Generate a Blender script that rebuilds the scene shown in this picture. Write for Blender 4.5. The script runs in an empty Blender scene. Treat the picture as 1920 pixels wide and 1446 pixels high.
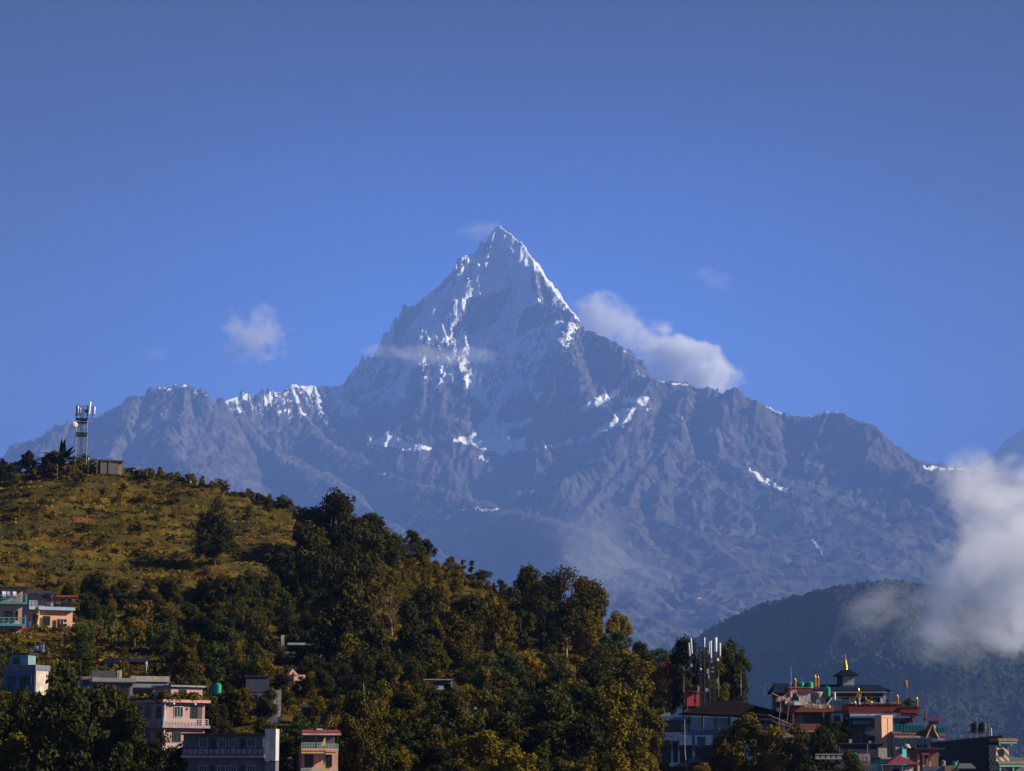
import bpy, math, random
import numpy as np
from mathutils import Vector, Matrix

# ---------------------------------------------------------------- camera, sky, sun, exposure
SC = bpy.context.scene
COL = SC.collection
CAM_Z, PITCH, FPX = 12.0, math.radians(9.05), 4700.0          # FPX: focal length in photo pixels (1920 wide)
cam_d = bpy.data.cameras.new('camera'); cam = bpy.data.objects.new('camera', cam_d); COL.objects.link(cam)
cam.location = (0, 0, CAM_Z); cam.rotation_euler = (math.pi/2 + PITCH, 0, 0)
cam_d.sensor_width = 36.0; cam_d.lens = 36.0*FPX/1920.0
cam_d.clip_start = 1.0; cam_d.clip_end = 120000.0
SC.camera = cam

SUN_EL, SUN_AZ = math.radians(29), math.radians(-5)            # azimuth: 0 = exactly right of the view, + = beyond it
SDIR = Vector((math.cos(SUN_EL)*math.cos(SUN_AZ), math.cos(SUN_EL)*math.sin(SUN_AZ), math.sin(SUN_EL)))
sun_d = bpy.data.lights.new('sun', 'SUN'); sun = bpy.data.objects.new('sun', sun_d); COL.objects.link(sun)
sun_d.energy = 5.0; sun_d.angle = math.radians(0.53); sun_d.color = (1.0, 0.90, 0.74)
sun.rotation_euler = SDIR.to_track_quat('Z', 'Y').to_euler()
sun.location = (300, 0, 400)

W = bpy.data.worlds.new('World'); SC.world = W; W.use_nodes = True
nt = W.node_tree; nt.nodes.clear()
wo = nt.nodes.new('ShaderNodeOutputWorld'); bg = nt.nodes.new('ShaderNodeBackground')
sky = nt.nodes.new('ShaderNodeTexSky'); sky.sky_type = 'NISHITA'; sky.sun_disc = False
sky.sun_elevation = SUN_EL; sky.sun_rotation = math.radians(90) - SUN_AZ
sky.altitude = 1500; sky.air_density = 1.0; sky.dust_density = 0.3; sky.ozone_density = 4.0
hs = nt.nodes.new('ShaderNodeMix'); hs.data_type = 'RGBA'; hs.blend_type = 'MULTIPLY'
hs.inputs[0].default_value = 1.0; hs.inputs[7].default_value = (0.22, 0.43, 1.0, 1)
bg.inputs[1].default_value = 0.095
tc = nt.nodes.new('ShaderNodeTexCoord'); sx = nt.nodes.new('ShaderNodeSeparateXYZ'); nt.links.new(tc.outputs['Generated'], sx.inputs[0])
el = nt.nodes.new('ShaderNodeMapRange'); el.interpolation_type = 'SMOOTHSTEP'          # a deeper blue higher up
for i, v in enumerate((0.14, 0.34, 1.06, 0.04)): el.inputs[i+1].default_value = v
nt.links.new(sx.outputs[2], el.inputs[0])
ax = nt.nodes.new('ShaderNodeMath'); ax.operation = 'ABSOLUTE'; nt.links.new(sx.outputs[0], ax.inputs[0])
az = nt.nodes.new('ShaderNodeMapRange'); az.interpolation_type = 'SMOOTHSTEP'          # darkens to both sides: lens vignetting put into the sky colour
for i, v in enumerate((0.02, 0.25, 1.12, 0.40)): az.inputs[i+1].default_value = v
nt.links.new(ax.outputs[0], az.inputs[0])
ez = nt.nodes.new('ShaderNodeMapRange')  # unseen sky overhead lifted again, added to keep ambient light on the snow
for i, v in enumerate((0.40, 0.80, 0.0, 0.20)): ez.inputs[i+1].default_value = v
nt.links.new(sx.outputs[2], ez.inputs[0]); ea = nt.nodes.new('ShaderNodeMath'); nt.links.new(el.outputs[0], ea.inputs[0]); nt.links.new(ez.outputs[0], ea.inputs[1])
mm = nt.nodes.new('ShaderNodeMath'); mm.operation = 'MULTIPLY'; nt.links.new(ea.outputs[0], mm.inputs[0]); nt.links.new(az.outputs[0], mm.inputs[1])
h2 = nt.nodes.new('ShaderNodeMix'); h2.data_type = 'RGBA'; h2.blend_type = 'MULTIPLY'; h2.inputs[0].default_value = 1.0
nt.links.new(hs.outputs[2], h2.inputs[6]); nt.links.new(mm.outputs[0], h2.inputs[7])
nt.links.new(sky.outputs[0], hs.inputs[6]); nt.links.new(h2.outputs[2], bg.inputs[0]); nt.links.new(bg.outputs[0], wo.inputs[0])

SC.view_settings.view_transform = 'Standard'; SC.view_settings.look = 'None'
SC.view_settings.exposure = 0.9; SC.view_settings.gamma = 1.0
SC.render.engine = 'CYCLES'
SC.cycles.use_denoising = True
SC.cycles.volume_bounces = 8; SC.cycles.volume_step_rate = 1.0; SC.cycles.volume_max_steps = 256
SC.cycles.max_bounces = 9; SC.cycles.diffuse_bounces = 2; SC.cycles.transparent_max_bounces = 12

# ---------------------------------------------------------------- helpers
random.seed(7)
RNG = np.random.default_rng(11)
FW = Vector((0, math.cos(PITCH), math.sin(PITCH))); UP = Vector((0, -math.sin(PITCH), math.cos(PITCH)))
def P(px, py, Y):
    """the point at distance Y (metres north) seen at pixel px, py of the photograph"""
    d = Vector(((px-960)/FPX, 0, 0)) + UP*((723-py)/FPX) + FW
    t = Y/d.y
    return Vector((d.x*t, Y, CAM_Z + d.z*t))
def project(x, y, z):
    zc = y*FW.y + (z-CAM_Z)*FW.z; yc = y*UP.y + (z-CAM_Z)*UP.z
    return 960 + FPX*x/zc, 723 - FPX*yc/zc

def _h(ix, iy, s):
    n = (ix.astype(np.int64)*374761393 + iy.astype(np.int64)*668265263 + s*982451653) & 0x7fffffff
    n = ((n ^ (n >> 13))*1274126177) & 0x7fffffff
    return (n ^ (n >> 16)) & 0x7fffffff
def pn(x, y, s=0):
    """2-D gradient noise, about -1..1"""
    x = np.asarray(x, float); y = np.asarray(y, float)
    x0 = np.floor(x); y0 = np.floor(y); fx = x-x0; fy = y-y0
    u = fx*fx*fx*(fx*(fx*6-15)+10); v = fy*fy*fy*(fy*(fy*6-15)+10)
    def g(ix, iy, dx, dy):
        a = _h(ix, iy, s)/0x7fffffff*2*np.pi
        return np.cos(a)*dx + np.sin(a)*dy
    a = g(x0, y0, fx, fy); b = g(x0+1, y0, fx-1, fy); c = g(x0, y0+1, fx, fy-1); d = g(x0+1, y0+1, fx-1, fy-1)
    return 1.5*((a+(b-a)*u) + ((c+(d-c)*u)-(a+(b-a)*u))*v)
def fbm(x, y, o=5, s=0, g=0.5, l=2.03):
    r = 0; a = 1; t = 0
    for i in range(o):
        r = r + a*pn(x, y, s+i*17); t += a; a *= g; x = x*l+3.1; y = y*l+1.7
    return r/t
def ridged(x, y, o=5, s=0, g=0.5, l=2.07):
    r = 0; a = 1; t = 0; w = 1
    for i in range(o):
        n = (1-np.abs(pn(x, y, s+i*13)))**2
        r = r + a*n*w; t += a; w = np.clip(n*1.6, 0, 1); a *= g; x = x*l+5.3; y = y*l+2.9
    return r/t
def sstep(a, b, x):
    t = np.clip((np.asarray(x, float)-a)/(b-a), 0, 1); return t*t*(3-2*t)
def in_poly(px, py, poly):
    r = np.zeros(px.shape, bool); n = len(poly)
    for i in range(n):
        x1, y1 = poly[i]; x2, y2 = poly[(i+1) % n]
        if y1 == y2: continue
        c = ((y1 > py) != (y2 > py)) & (px < (x2-x1)*(py-y1)/(y2-y1)+x1)
        r ^= c
    return r

def tag(o, label=None, cat=None, group=None, kind=None):
    if label: o['label'] = label
    if cat: o['category'] = cat
    if group: o['group'] = group
    if kind: o['kind'] = kind
    return o
def link(name, me, mat=None, parent=None):
    o = bpy.data.objects.new(name, me); COL.objects.link(o)
    if mat is not None:
        for m in (mat if isinstance(mat, (list, tuple)) else [mat]): me.materials.append(m)
    if parent is not None: o.parent = parent
    return o
def np_mesh(name, V, F, smooth=False):
    """V (n,3), F (m,k) with k 3 or 4"""
    V = np.asarray(V, np.float32); F = np.asarray(F, np.int32); k = F.shape[1]
    me = bpy.data.meshes.new(name)
    me.vertices.add(len(V)); me.vertices.foreach_set('co', V.ravel())
    me.loops.add(F.size); me.loops.foreach_set('vertex_index', F.ravel())
    me.polygons.add(len(F)); me.polygons.foreach_set('loop_start', np.arange(0, F.size, k, dtype=np.int32))
    if smooth: me.polygons.foreach_set('use_smooth', np.ones(len(F), bool))
    me.update(calc_edges=True)
    return me
def vattr(me, name, a):
    t = me.attributes.new(name, 'FLOAT', 'POINT'); t.data.foreach_set('value', np.asarray(a, np.float32).ravel())
def grid_faces(nx, ny):
    i = np.arange(nx*ny).reshape(ny, nx)
    return np.stack([i[:-1, :-1], i[:-1, 1:], i[1:, 1:], i[1:, :-1]], -1).reshape(-1, 4)

class NT:
    """tiny node-tree writer"""
    def __init__(s, name):
        s.m = bpy.data.materials.new(name); s.m.use_nodes = True; s.t = s.m.node_tree; s.t.nodes.clear()
        s.out = s.n('ShaderNodeOutputMaterial')
    def n(s, k, **kw):
        o = s.t.nodes.new(k)
        for a, b in kw.items(): setattr(o, a, b)
        return o
    def l(s, a, b): s.t.links.new(a, b)
    def put(s, sock, v):
        if hasattr(v, 'links'): s.l(v, sock)
        else: sock.default_value = v
    def mix(s, f, a, b, mode='MIX'):
        m = s.n('ShaderNodeMix', data_type='RGBA', blend_type=mode); s.put(m.inputs[0], f)
        s.put(m.inputs[6], a if not isinstance(a, tuple) else (*a[:3], 1)); s.put(m.inputs[7], b if not isinstance(b, tuple) else (*b[:3], 1))
        return m.outputs[2]
    def math(s, op, a, b=0.0, c=0.0, clamp=False):
        m = s.n('ShaderNodeMath', operation=op, use_clamp=clamp)
        s.put(m.inputs[0], a); s.put(m.inputs[1], b)
        if op == 'MULTIPLY_ADD': s.put(m.inputs[2], c)
        return m.outputs[0]
    def attr(s, name): return s.n('ShaderNodeAttribute', attribute_name=name).outputs[2]
    def coord(s, which='Object'): return s.n('ShaderNodeTexCoord').outputs[which]
    def geo(s, which='Position'): return s.n('ShaderNodeNewGeometry').outputs[which]
    def noise(s, scale, det=4, rough=0.55, vec=None, dist=0.0):
        o = s.n('ShaderNodeTexNoise'); o.inputs['Scale'].default_value = scale; o.inputs['Detail'].default_value = det
        o.inputs['Roughness'].default_value = rough; o.inputs['Distortion'].default_value = dist
        s.l(vec if vec is not None else s.coord(), o.inputs['Vector']); return o.outputs[0]
    def mapr(s, v, a, b, c=0.0, d=1.0):
        o = s.n('ShaderNodeMapRange'); s.l(v, o.inputs[0])
        for i, q in enumerate((a, b, c, d)): o.inputs[i+1].default_value = q
        return o.outputs[0]
    def scalev(s, v, sc):
        o = s.n('ShaderNodeMapping'); s.l(v, o.inputs[0]); o.inputs['Scale'].default_value = sc; return o.outputs[0]
    def bsdf(s, col, rough=0.8, metal=0.0, bump=None, bstr=0.3, bdist=0.05, spec=0.3):
        b = s.n('ShaderNodeBsdfPrincipled'); s.put(b.inputs['Base Color'], (*col[:3], 1) if isinstance(col, tuple) else col)
        s.put(b.inputs['Roughness'], rough); b.inputs['Metallic'].default_value = metal
        b.inputs['Specular IOR Level'].default_value = spec
        if bump is not None:
            q = s.n('ShaderNodeBump'); q.inputs['Strength'].default_value = bstr; q.inputs['Distance'].default_value = bdist
            s.l(bump, q.inputs['Height']); s.l(q.outputs[0], b.inputs['Normal'])
        return b.outputs[0]
    def fin(s, surf): s.l(surf, s.out.inputs[0]); return s.m
# ---------------------------------------------------------------- the snow mountain
# ridge lines: (photo px, photo py, distance in m); each ridge: points, steepness near the crest, run of the steep part, seed
K = 1000.0
RIDGES = [
 # main skyline, left to summit
 ([(-40,1120,24.0),(0,980,24.2),(28,880,24.3),(40,833,24.3),(75,820,24.3),(120,797,24.2),(180,785,24.2),(215,768,24.2),(240,757,24.2),(252,744,24.2),(272,746,24.2),(290,733,24.2),
   (320,724,24.1),(345,721,24.0),(370,730,24.0),(395,750,24.2),(412,762,24.4),(425,752,24.6),(450,742,24.8),(500,738,25.0),(530,735,25.1),
   (546,721,25.1),(560,724,25.2),(580,724,25.3),(620,726,25.4),(650,722,25.5),(672,708,25.6),(690,705,25.7)], 1.25, 700),
 ([(690,705,25.7),(700,685,25.8),(722,660,25.9),(738,628,26.0),(750,602,26.1),(770,578,26.2),(800,555,26.3),(830,530,26.4),
   (850,505,26.5),(870,482,26.5),(883,478,26.6),(895,470,26.7),(905,460,26.8),(920,445,26.9),(928,430,27.0),(935,423,27.0),(945,432,27.0),
   (960,440,27.0),(978,455,27.0),(990,475,27.0),(1005,495,27.0),(1020,520,27.0),(1040,548,26.95),(1058,570,26.9),(1070,582,26.85),
   (1080,600,26.75),(1095,615,26.7),(1110,620,26.6),(1130,630,26.5),(1150,640,26.4),(1170,655,26.3),(1190,675,26.2),(1205,695,26.1),(1222,710,26.0)], 2.1, 900),
 # right skyline
 ([(1222,710,26.0),(1250,714,26.1),(1280,718,26.2),(1310,728,26.2),(1330,728,26.2),(1355,738,26.2),(1365,732,26.1),(1376,727,26.1),(1390,740,26.1),
   (1410,748,26.1),(1425,752,26.1),(1440,762,26.2),(1460,772,26.2),(1480,780,26.3),(1530,782,26.3),(1545,771,26.2),(1580,774,26.1),
   (1610,790,26.0),(1640,800,25.9),(1655,815,25.8),(1690,845,25.8),(1720,865,25.8),(1740,877,25.9),(1820,882,26.2),(1900,905,26.0),(2000,915,25.8)], 1.5, 800),
 # ribs of the pyramid
 ([(928,430,26.95),(915,480,26.6),(890,520,26.3),(865,560,26.0),(845,590,25.8)], 1.7, 500),
 ([(850,508,26.45),(840,560,26.1),(822,585,25.8),(835,625,25.5),(845,665,25.3),(862,720,25.0),(880,780,24.8)], 1.7, 450),
 ([(1000,490,26.95),(1005,530,26.7),(1010,568,26.5),(1050,585,26.6)], 1.6, 350),
 ([(1070,590,26.7),(1060,640,26.2),(1085,690,25.9),(1110,740,25.6),(1150,775,25.3)], 1.4, 500),
 ([(740,620,26.0),(742,670,25.6),(755,710,25.2),(770,760,24.9),(815,822,24.5),(824,842,24.2)], 1.4, 500),
 ([(800,640,25.7),(790,690,25.3),(805,735,25.0),(815,780,24.8)], 1.4, 350),
 ([(690,705,25.7),(700,745,25.2),(730,790,24.8),(775,820,24.5)], 1.3, 400),
 # shoulder buttress to the right, with glacier shelf
 ([(1222,710,26.0),(1195,750,25.6),(1165,800,25.1),(1130,860,24.6),(1070,900,24.1),(985,925,23.5),(955,970,23.0)], 1.15, 600),
 ([(1285,722,26.1),(1262,790,25.5),(1240,850,24.9),(1195,905,24.3),(1180,950,23.7),(1200,1010,22.8),(1280,1090,21.8),(1330,1150,21)], 1.1, 600),
 ([(1180,845,24.9),(1170,890,24.4),(1120,935,23.9),(1100,960,23.6)], 1.2, 350),
 ([(1340,735,26.1),(1342,790,25.7),(1350,850,25.2),(1390,880,24.9),(1450,935,24.4),(1510,990,23.8),(1560,1050,23.0),(1640,1110,22.0)], 1.2, 550),
 ([(1376,727,26.0),(1372,780,25.8),(1385,830,25.6)], 1.5, 300),
 ([(1418,750,26.0),(1415,800,25.8),(1440,850,25.6)], 1.5, 300),
 ([(1550,775,26.1),(1535,810,25.9),(1520,850,25.7)], 1.5, 300),
 ([(1650,815,25.8),(1625,845,25.5),(1640,870,25.3),(1700,890,25.1)], 1.3, 350),
 ([(1560,960,24.6),(1530,970,24.4),(1600,1010,23.8),(1700,1060,23.0)], 1.1, 400),
 ([(1660,960,24.9),(1690,1000,24.3),(1740,1050,23.5)], 1.1, 400),
 # left massif ribs
 ([(345,721,24.0),(345,770,23.6),(312,800,23.3),(330,850,22.8),(370,880,22.4),(440,935,21.6),(520,985,20.8),(640,1040,20.0)], 1.1, 500),
 ([(255,744,24.1),(235,800,23.6),(200,860,23.0),(170,930,22.2)], 1.1, 500),
 ([(395,752,24.1),(400,790,23.8),(372,830,23.3)], 1.2, 350),
 ([(440,748,24.7),(455,800,24.2),(500,840,23.7),(560,870,23.2),(620,895,22.8),(700,960,22.0),(760,1000,21.4),(860,1060,20.5),(950,1130,19.5)], 1.05, 600),
 ([(546,722,25.1),(565,775,24.7),(610,825,24.2),(660,850,23.8),(720,880,23.4),(760,900,23.1)], 1.15, 500),
 ([(625,728,25.4),(660,780,24.9),(700,815,24.5)], 1.3, 350),
 ([(590,725,25.3),(600,770,24.9),(640,805,24.5)], 1.3, 300),
 # low apron ridges
 ([(760,900,23.1),(850,925,22.8),(935,955,22.5),(1010,970,22.2),(1100,1000,21.6),(1010,1030,21.2)], 0.8, 500),
 ([(1240,910,24.2),(1230,980,23.3),(1300,1000,22.8),(1380,1060,22.0),(1460,1130,21.0)], 0.9, 600),
 ([(1010,1040,21.4),(1070,1110,20.6),(1130,1180,19.8),(1200,1260,19)], 0.8, 600),
]
SHX, SHY = [0, 690, 760, 935, 1070, 1222, 1376, 1740, 2000], [-1.1, -1.1, -1.0, 0, 1.15, 1.4, 1.9, 3.0, 3.3]
def shear(px): return np.interp(px, SHX, SHY)      # the whole front swings nearer toward the right, so its faces turn from the sun
def build_mountain():
    nx, ny = 1250, 950
    x = np.linspace(-7400, 7600, nx)
    t = np.linspace(0, 1, ny); y = 13500 + 14700*(t**0.75)             # finer rows toward the back
    X, Y = np.meshgrid(x, y)
    X = X*(0.72+0.28*(Y/26000))                                        # fan out with distance
    # warp so that ridges are not straight
    wx = 130*fbm(X/900, Y/900, 4, 3) + 30*fbm(X/170, Y/170, 3, 31)
    wy = 130*fbm(X/900, Y/900, 4, 9) + 30*fbm(X/170, Y/170, 3, 37)
    H = np.full(X.shape, -1e9); D = np.full(X.shape, 1e9); H2 = np.full(X.shape, -1e9); A = np.zeros(X.shape)
    for ri, (pts, st, run) in enumerate(RIDGES):
        Q = [P(a, b, (c-float(shear(a)))*K) for a, b, c in pts]
        R = np.full(X.shape, -1e9); RD = np.full(X.shape, 1e9); RA = np.zeros(X.shape); al = ri*7777.0
        tail = 1.12 if ri == 1 else 1.7 if ri == 5 else (0.92 if ri in (3, 4, 5, 6, 7, 8) else 0.62)
        for a, b in zip(Q[:-1], Q[1:]):
            dx, dy = b.x-a.x, b.y-a.y; L2 = dx*dx+dy*dy+1e-6; L = math.sqrt(L2)
            t = np.clip(((X-a.x)*dx+(Y-a.y)*dy)/L2, 0, 1)
            cx, cy = X-(a.x+t*dx), Y-(a.y+t*dy)
            d0 = np.hypot(cx, cy)
            k = np.clip(d0/350, 0, 1)      # the warp fades out at the crest so the crest line stays where it was drawn
            d = np.hypot(cx+wx*k, cy+wy*k)*k + d0*(1-k)
            hh = a.z+(b.z-a.z)*t - (st*run*(1-np.exp(-d/run))*0.5 + tail*d)
            m = hh > R
            R[m] = hh[m]; RD[m] = d[m]; RA[m] = (al+t*L+cx*dy/L*0.35-cy*dx/L*0.35)[m]
            al += L
        m = R > H
        H2 = np.where(m, H, np.maximum(H2, R))
        H[m] = R[m]; D[m] = RD[m]; A[m] = RA[m]
    # ground of the valleys
    base = np.interp(Y + 1000*shear(960+FPX*X/Y), [12500, 15000, 17500, 20000, 22000, 23500, 24300, 26000, 30000], [200, 450, 830, 1330, 1800, 2300, 2700, 3250, 3400]) + 150*fbm(X/1500, Y/1500, 4, 21) - 0.16*np.clip(X-900, 0, 9e9) - 0.06*np.clip(-X, 0, 9e9)
    m = base > H; H2 = np.where(m, H, np.maximum(H2, base)); D = np.where(m, 600, D)
    e = np.abs(H-base)
    H = np.maximum(H, base) + 70*np.exp(-e/140)
    # rock relief: gullies run down from the crests and fade where two slopes meet
    G = np.clip((H-H2)/150, 0, 1)*np.clip(D/95, 0.06, 1)*(1-.45*np.exp(-(((960+FPX*X/Y)-985)/90)**2)*sstep(3600, 4300, H))
    hi = sstep(1500, 4200, H)
    gl = ridged(A/300+0.30*fbm(X/260, Y/260, 3, 61), D/2600, 4, 71, 0.5)-0.45
    gs = ridged(A/85+0.35*fbm(X/150, Y/150, 3, 63), D/800, 4, 79, 0.55)-0.45
    k = np.clip(D/150, 0.08, 1)
    r1 = ridged(X/900+0.35*fbm(X/500, Y/500, 3, 5), Y/1300, 6, 41, 0.5)-0.42
    r3 = fbm(X/60, Y/75, 5, 91, 0.6)
    H = H + G*(235*gl*(0.7+0.5*hi) + 100*gs*(0.45+0.9*hi)) + k*170*r1*(0.35+0.65*hi) + np.clip(D/50, .25, 1)*22*r3*(0.22+hi) + np.clip(D/70, .1, 1)*48*(ridged(X/75+.4*pn(X/60, Y/60, 7), Y/150, 3, 93, .6)-.45)*hi
    # shattered towers and ice flutes of the upper west side
    wm = sstep(3900, 4500, H)*sstep(350, -50, X - 0.10*(H-5000))
    H = H + wm*np.clip(D/90, .2, 1)*(140*(ridged(X/120+0.4*fbm(X/90, Y/90, 2, 4), Y/260, 5, 171, .62)-0.45))
    # jagged crest
    H = H + (1-np.clip(D/120, 0, 1))*30*(ridged(X/70, Y/90, 4, 55)-0.5)
    V = np.stack([X, Y, H], -1).reshape(-1, 3)
    me = np_mesh('mountain', V, grid_faces(nx, ny), smooth=True)
    # ---- snow cover, drawn where it lies
    px, py = project(X, Y, H)
    qx = px + 7*fbm(X/210, H/210, 4, 101, 0.6) ; qy = py + 7*fbm(X/210, H/210, 4, 107, 0.6)
    gy, gx = np.gradient(H); sx = gx/np.gradient(X, axis=1); sy = gy/np.gradient(Y, axis=0)
    slope = np.hypot(sx, sy)
    lap = np.zeros_like(H); lap[1:-1, 1:-1] = (H[:-2, 1:-1]+H[2:, 1:-1]+H[1:-1, :-2]+H[1:-1, 2:]-4*H[1:-1, 1:-1])
    nse = fbm(X/120, H/90, 5, 131, 0.6)
    strat = pn(X/260+2, H/38+0.4*X/260, 141)
    S = np.full(X.shape, -1.0)
    high = sstep(3500, 4650, H + 420*fbm(X/420, Y/420, 4, 151))
    west = sstep(1250, 1000, px + (py-640)*0.15)
    S = -1.0 + 2.0*high*west
    c1 = lambda L: [(640+a/3.615, 400+b/3.615) for a, b in L]
    c2 = lambda L: [(640+a/3.143, 700+b/3.143) for a, b in L]
    c3 = lambda L: [(a/3.0, 700+b/3.0) for a, b in L]
    c8 = lambda L: [(1160+a/2.493, 660+b/2.493) for a, b in L]
    rock = [c1([(900,560),(990,540),(1060,520),(1150,490),(1130,580),(1080,680),(1020,760),(950,820),(860,820),(810,760),(820,650),(880,600)]),
            c1([(1200,690),(1340,600),(1480,640),(1560,670),(1600,760),(1500,720),(1400,740),(1250,800),(1180,840),(1200,760)]),
            c1([(560,570),(450,640),(380,760),(330,900),(430,830),(480,740),(560,650)]),
            c1([(860,280),(780,370),(600,550),(640,540),(760,450),(830,360)]),
            c1([(1010,170),(940,250),(960,300),(1020,260)]),
            c1([(1280,400),(1320,380),(1400,500),(1460,620),(1350,600),(1280,520)]),
            c1([(460,880),(560,880),(700,880),(760,960),(600,970),(500,930)]),
            c1([(1040,900),(1120,930),(1060,1000),(1030,980)])]
    half = [c1([(1180,880),(1400,760),(1640,790),(1880,880),(1880,1080),(1700,1000),(1500,1180),(1300,1100),(1180,1000)]),
            c1([(300,980),(520,1000),(1050,1000),(1000,1100),(900,1200),(560,1300),(240,1140)])]
    snow = [c2([(170,360),(200,385),(250,370),(268,335),(300,345),(340,390),(420,410),(550,450),(480,455),(400,450),(250,430),(170,410)]),
            c2([(555,370),(600,360),(660,390),(740,360),(800,330),(850,270),(880,210),(930,130),(960,60),(1060,20),(1040,70),(990,140),(930,220),(905,290),(1000,290),(1100,260),(1160,235),(1110,300),(1040,320),(960,355),(1000,390),(1080,370),(1100,450),(960,475),(840,450),(760,420),(640,410)]),
            c2([(1100,455),(1250,420),(1450,365),(1440,400),(1300,430),(1120,465)]),
            c2([(1400,205),(1500,140),(1655,85),(1640,130),(1540,180),(1430,235),(1350,190)]),
            c2([(1655,150),(1700,128),(1815,148),(1770,190),(1740,170),(1660,172)]),
            c2([(1605,245),(1660,215),(1725,200),(1700,230),(1610,255)]),
            c2([(1430,400),(1560,290),(1740,200),(1700,280),(1560,340),(1480,390)]),
            c2([(820,0),(720,20),(760,110),(850,200),(880,190),(820,90)]),
            c2([(1110,20),(1140,40),(1120,110),(1200,110),(1160,160),(1100,90)]),
            c2([(130,400),(200,440),(280,470),(200,455)]), c2([(140,480),(215,535),(190,520)]), c2([(180,590),(280,600),(220,612)]),
            c2([(220,530),(275,550),(240,555)]),
            c2([(0,395),(90,455),(60,450)]),
            c2([(0,150),(60,180),(80,200),(135,290),(60,230),(0,190)]), c2([(0,200),(85,270),(0,235)]),
            c2([(800,480),(900,480),(930,560),(880,540),(810,510)]) ,
            c2([(690,800),(800,790),(930,795),(880,860),(840,820),(700,805)]),
            c3([(1280,152),(1340,120),(1400,115),(1380,140)]), c3([(1430,125),(1530,118),(1530,175),(1490,180)]), c3([(1580,110),(1600,100),(1610,170),(1590,170)]),
            c3([(1800,235),(1855,300),(1840,290)]),
            c3([(890,85),(940,80),(1000,78),(1040,60),(1060,65),(1050,75),(960,90)]),
            c8([(65,95),(90,90),(130,120),(75,120)]), c8([(160,125),(240,145),(330,148),(380,175),(330,160),(240,152)]), c8([(215,340),(260,325),(290,350),(230,355)]),
            c8([(585,515),(640,560),(740,610),(820,665),(740,635),(660,600)]), c8([(690,255),(740,262),(780,295),(720,275)]), c8([(830,300),(930,296),(960,275),(1060,278),(960,288),(940,306)]),
            c8([(1420,530),(1500,540),(1640,550),(1560,556),(1440,548)]), c8([(280,295),(310,305),(290,312)]), c8([(130,258),(160,265),(140,272)]),
            c8([(0,345),(35,348),(0,358)]), c8([(460,188),(510,195),(480,203)]), c8([(880,850),(940,910),(990,1000),(940,930)])]
    partial = {20: 1}
    for pl in half: S[in_poly(qx, qy, pl)] -= 0.35
    for pl in rock: S[in_poly(qx, qy, pl)] -= 1.35
    for i, pl in enumerate(snow): S[in_poly(qx, qy, pl)] += (1.1 if i in (16, 17) else 3.2 if i in (0, 4, 5) else 2.1)
    gut = np.clip(-gs*2.2, -.6, 1) + np.clip(-gl*1.6, -.6, 1)
    S = S + 0.5*np.clip(gut, -.15, 1)*sstep(3300, 4000, H)*west + 0.30*sstep(4700, 5300, H)
    S = S + (1.15*np.exp(-D/60) + np.exp(-D/330)*np.clip(1.9*gut+.35, -.3, 1.3))*sstep(415, 450, px)*sstep(735, 700, px)*sstep(3650, 3900, H)
    S = S + (0.95-.3*sstep(4700, 5300, H))*nse + 0.26*strat*hi - 0.30*(slope-1.5) + np.clip(lap*0.02, -0.5, 0.5)
    vattr(me, 'snow', S)
    veg = sstep(3300, 2300, H+300*nse)
    vattr(me, 'veg', veg)
    m = NT('mountain_rock')
    pos = m.geo()
    n1 = m.noise(0.006, 8, 0.62, pos); n2 = m.noise(0.0012, 4, 0.6, pos)
    layer = m.noise(0.004, 6, 0.6, m.scalev(pos, (0.5, 0.5, 5.0)))
    col = m.mix(m.mapr(n1, .35, .68), (0.045, 0.042, 0.045), (0.17, 0.15, 0.14))
    col = m.mix(m.mapr(layer, .38, .62), col, m.mix(0.6, col, (0.05, 0.047, 0.05)))
    col = m.mix(m.math('MULTIPLY', m.attr('veg'), m.mapr(n2, .3, .6, .5, 1.0)), col, m.mix(m.mapr(n1, .35, .65), (0.030, 0.034, 0.028), (0.105, 0.098, 0.072)))
    sn = m.math('ADD', m.attr('snow'), m.mapr(n1, 0, 1, -.5, .5))
    sn = m.mapr(sn, -0.04, 0.10)
    col = m.mix(sn, col, (0.92, 0.93, 0.95))
    b = m.bsdf(col, 0.85, bump=m.noise(0.011, 9, 0.68, pos), bstr=0.9, bdist=40, spec=0.1)
    me.materials.append(m.fin(b))
    o = link('mountain', me); tag(o, 'steep snow capped fishtail mountain of grey rock filling the view beyond the hills', None, None, 'structure')

build_mountain()

def build_far_peak():
    """white snow flank whose left edge shows at the right border"""
    nx, ny = 150, 120
    x = np.linspace(5200, 12500, nx); y = np.linspace(28500, 36000, ny); X, Y = np.meshgrid(x, y)
    q = P(1855, 868, 31000); s = P(2100, 672, 31500)
    d = np.hypot((X-s.x), (Y-s.y))
    H = s.z - 0.82*d*(0.9+0.1*np.abs(pn(X/700, Y/700, 3))) + 160*(ridged(X/900, Y/900, 5, 5)-0.5)
    H = np.maximum(H, 2500)
    me = np_mesh('far_snow_peak', np.stack([X, Y, H], -1).reshape(-1, 3), grid_faces(nx, ny), True)
    m = NT('far_snow'); pos = m.geo(); n = m.noise(0.004, 7, 0.6, pos)
    me.materials.append(m.fin(m.bsdf(m.mix(m.mapr(n, .60, .68), (0.88, 0.90, 0.93), (0.16, 0.14, 0.13)), 0.8, bump=n, bstr=0.8, bdist=60)))
    tag(link('far_snow_peak', me), 'white snow flank rising behind the cloud at the right edge', None, None, 'structure')
build_far_peak()
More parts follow.
